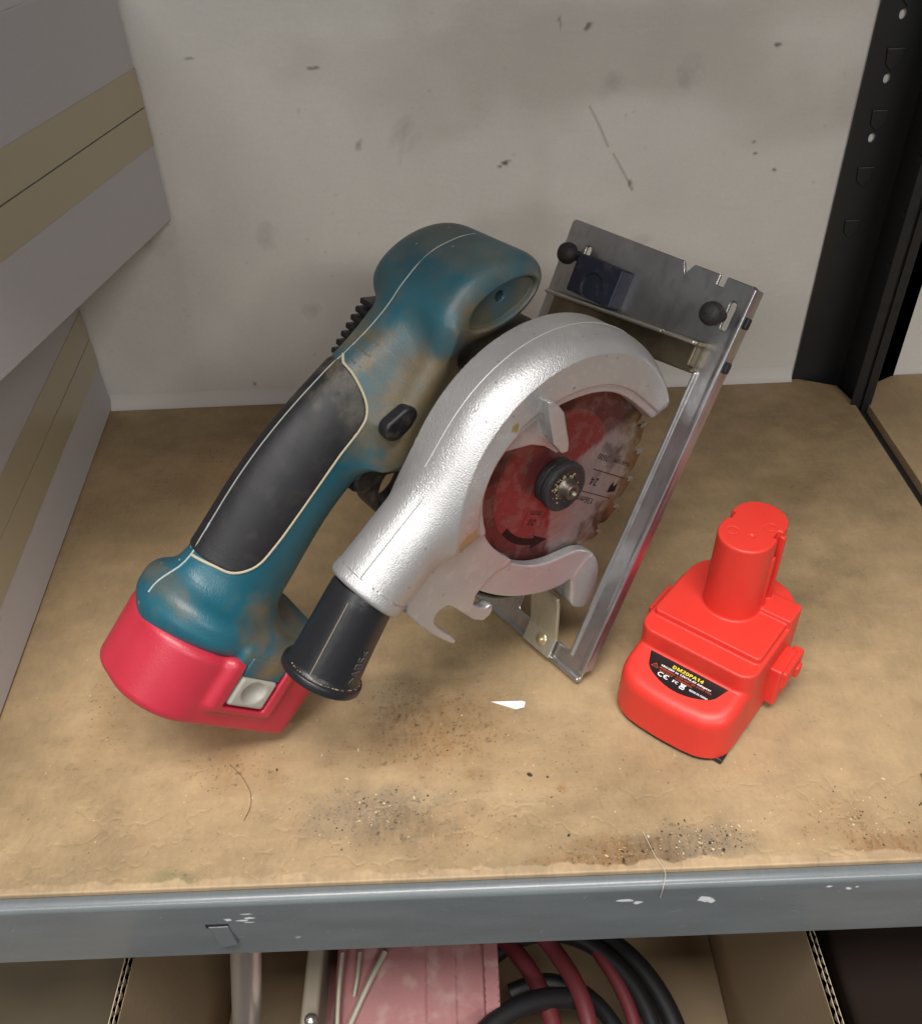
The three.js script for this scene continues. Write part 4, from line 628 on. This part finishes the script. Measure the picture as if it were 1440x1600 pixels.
// ------------------------------------------------------------------ under the shelf
{
  // lower shelf board
  const lowTex = dataTex(512, 512, (u, v) => { const X = u * 900, Z = v * 500, n = fbm(X / 40, Z / 40, 3, 5), s = sstep(0.42, 0.62, fbm(X / 90, Z / 70, 13, 4)); const k = 0.75 + 0.5 * n; return [mix(0.30, 0.13, s) * k, mix(0.21, 0.10, s) * k, mix(0.125, 0.06, s) * k]; });
  struct(mesh('lower_shelf', box(1.2, 0.016, 0.62, 0, -0.368, -0.13), std({ map: lowTex, roughness: 0.75 })));
  // open corrugated box
  const kraft = std({ color: col(0.31, 0.225, 0.135), roughness: 0.8, bumpMap: rep(reliefMid, 5), bumpScale: 0.0002 }), kraftEdge = std({ color: col(0.5, 0.4, 0.27), roughness: 0.85 });
  const cb = thing('cardboard_box', 'open brown corrugated cardboard box under the shelf, cut edges showing', 'box'); cb.position.set(0, -0.358, 0);
  const H = 0.238, zf = 0.12, zb = -0.3;
  const wall = (x, dir) => { // dir points outwards
    const w = new THREE.Group(); w.name = 'side_wall'; cb.add(w);
    const L = zf - zb, zc = (zf + zb) / 2;
    for (const o of [0, 0.0028, 0.0052]) mesh('liner', box(0.00045, H, L, x + dir * o, H / 2, zc), o ? kraftEdge : kraft, w);
    const flute = (x0, th, pitch) => { const sh = new THREE.Shape(), n = Math.round(L / pitch) * 8, up = [], dn = []; for (let i = 0; i <= n; i++) { const z = zb + L * i / n, q = Math.sin(i / 8 * 2 * Math.PI) * th / 2 * 0.95; up.push([x0 + q, z]); dn.push([x0 + q + 0.00038, z - 0.0001]); } sh.setFromPoints([...up, ...dn.reverse()].map(([a, b]) => new THREE.Vector2(a, b))); const g = new THREE.ExtrudeGeometry(sh, { depth: H, bevelEnabled: false }); g.rotateX(Math.PI / 2); g.scale(1, -1, 1); return g; };
    mesh('flute', flute(x + dir * 0.0014, 0.0024, 0.0075), kraftEdge, w).userData.kind = 'stuff'; mesh('flute', flute(x + dir * 0.004, 0.002, 0.0056), kraftEdge, w).userData.kind = 'stuff';
  };
  wall(-0.2105, -1); wall(0.192, 1);
  mesh('floor_panel', box(0.40, 0.003, zf - zb, -0.009, 0.003, (zf + zb) / 2), kraft, cb); mesh('back_panel', box(0.402, H, 0.004, -0.009, H / 2 + 0.001, zb), kraft, cb); mesh('front_panel', box(0.402, H * 0.8, 0.004, -0.009, H * 0.4, zf), kraft, cb);
  // pieces inside
  const chrome = phys({ color: col(0.85, 0.84, 0.82), metalness: 0.9, roughness: 0.3 });
  const rod = thing('chrome_tube', 'shiny chrome tube standing in the cardboard box', 'tube');
  { const a = V(-0.1764, -0.344, 0.012), b = V(-0.1408, -0.09, -0.045); const L = a.distanceTo(b); mesh('tube_wall', aim(lathe([[0.0095, 0], [0.0095, L], [0.008, L], [0.008, 0.002]], 32), a, b), chrome, rod); }
  const tool = thing('pink_power_tool', 'dusty faded pink motor housing of an old power tool in the box', 'power tool'); tool.position.set(-0.052, -0.275, -0.06);
  const pinkC = (x, y, z) => { const n = fbm(x / 9, y / 9, z / 9, 4), d = sstep(0.5, 0.75, n); return [mix(0.27, 0.32, d), mix(0.115, 0.18, d), mix(0.115, 0.165, d)]; };
  const pinkM = phys({ vertexColors: true, roughness: 0.7, bumpMap: rep(reliefFine, 5), bumpScale: 0.0002 });
  mesh('motor_housing', meshSDF((x, y, z) => { const r = len2(y, z) ; let d = smax(r - 74, Math.abs(x - 4) - 56, 22); d = smax(d, Math.abs(x - 4) - 56, 2); d = smin(d, Math.max(r - 76.5, Math.abs(x - 56) - 5), 3); d = smin(d, Math.max(r - 75, Math.abs(x - 22) - 10), 1.5); d = smin(d, rbox3(x + 46, y + 10, z - 10, 22, 44, 52, 16), 10); return d; }, [-74, -82, -82, 66, 82, 82], 1.5, pinkC), pinkM, tool);
  const cream = std({ color: col(0.33, 0.29, 0.23), roughness: 0.5, metalness: 0.2 });
  const ptOn = (x, an, r) => V(x / 1000, Math.cos(an) * r / 1000, Math.sin(an) * r / 1000);
  mesh('bracket_arm', tube([ptOn(-42, 0.66, 76), ptOn(-26, 0.25, 77), ptOn(-16, 0.0, 77)], 0.0022, 8, 6), cream, tool); mesh('bracket_arm', tube([ptOn(-47, 0.6, 76), ptOn(-46, 0.3, 77), ptOn(-45, 0.0, 77)], 0.0016, 8, 6), cream, tool); mesh('bracket_arm', tube([ptOn(-36, 0.35, 76), ptOn(-34, 0.2, 77), ptOn(-33, 0.0, 77)], 0.0015, 8, 6), cream, tool);
  const dome = (x, an, r, s, m, n) => { const g = new THREE.SphereGeometry(s, 20, 12); const p = ptOn(x, an, r); g.scale(1, 0.8, 1); g.translate(p.x, p.y, p.z); mesh(n, g, m, tool); };
  dome(-37, 0.72, 74, 0.0056, cream, 'rivet'); dome(14, 0.6, 75.6, 0.0016, cream, 'rivet');
  const steel = std({ color: col(0.5, 0.5, 0.48), metalness: 0.9, roughness: 0.3 });
  mesh('side_plate', new RoundedBoxGeometry(0.012, 0.07, 0.12, 2, 0.003).translate(-0.066, 0.03, 0.01), std({ color: col(0.3, 0.26, 0.2), roughness: 0.6, metalness: 0.3 }), tool);
  { const g = new THREE.SphereGeometry(0.0045, 16, 10); g.translate(-0.064, 0.067, 0.038); mesh('bolt', g, steel, tool); const q = new THREE.SphereGeometry(0.0055, 16, 10); q.translate(-0.064, 0.062, 0.068); mesh('bolt', q, steel, tool); }
  { const g = new THREE.SphereGeometry(0.013, 20, 14); g.scale(1.3, 1, 1); g.translate(-0.083, 0.05, 0.07); mesh('side_knob', g, std({ color: col(0.18, 0.11, 0.09), roughness: 0.5 }), tool); }
  // cables
  const cable = (label, c, r, pts, grp) => tag(mesh('cable', tube(pts.map(([x, y, z]) => V(x, y, z)), r, 10, 10), phys({ color: c, roughness: 0.5 })), label, 'cable', grp);
  const blk = col(0.008, 0.008, 0.009), mar = col(0.11, 0.018, 0.022);
  const loop = (cx, cy, cz, rx, rz, a0, a1, tilt = 0.2, n = 12) => Array.from({ length: n + 1 }, (_, i) => { const a = mix(a0, a1, i / n); return [cx + Math.cos(a) * rx, cy + Math.sin(a * 2 + cx * 40) * 0.004 + tilt * Math.cos(a) * rx, cz + Math.sin(a) * rz]; });
  cable('thick black cable looping widest against the cardboard wall', blk, 0.0075, loop(0.052, -0.25, 0.0, 0.08, 0.1, -2.4, 1.4, -0.1));
  cable('black cable coiled just inside the widest black loop', blk, 0.006, loop(0.046, -0.243, -0.005, 0.068, 0.085, -2.2, 1.6, -0.05));
  cable('black cable lying lowest among the coils', blk, 0.006, loop(0.04, -0.265, 0.005, 0.055, 0.07, -2.0, 3.4, 0.1));
  cable('dark red cable crossing over the black coils', mar, 0.0062, [[0.02, -0.235, -0.11], [0.05, -0.23, -0.07], [0.066, -0.225, -0.03], [0.068, -0.235, 0.03], [0.06, -0.25, 0.08]]);
  cable('dark red cable nearest the pink tool', mar, 0.0062, [[0.0, -0.24, -0.1], [0.03, -0.232, -0.06], [0.044, -0.228, -0.02], [0.046, -0.23, 0.03], [0.04, -0.25, 0.09]]);
  cable('dark red cable curling inside the large black loop', mar, 0.005, [[0.05, -0.25, -0.12], [0.085, -0.245, -0.07], [0.1, -0.245, -0.03], [0.098, -0.25, 0.03], [0.085, -0.26, 0.08]]);
  cable('black cable bending over the end of the pink tool', blk, 0.007, [[0.07, -0.24, -0.04], [0.04, -0.222, -0.035], [0.012, -0.212, -0.022], [-0.012, -0.208, 0.0], [-0.03, -0.215, 0.03], [-0.05, -0.235, 0.06]]);
  // dark case beside the box
  const cs = thing('dark_case', 'very dark brown case beside the open cardboard box', 'case');
  mesh('case_body', box(0.2, 0.17, 0.3, 0.325, -0.273, -0.1, 0.008), phys({ color: col(0.014, 0.009, 0.007), roughness: 0.9, specularIntensity: 0.3 }), cs); mesh('case_lid', box(0.204, 0.02, 0.304, 0.325, -0.179, -0.1, 0.006), phys({ color: col(0.016, 0.01, 0.008), roughness: 0.9, specularIntensity: 0.3 }), cs);
}
renderer.render(scene, camera);
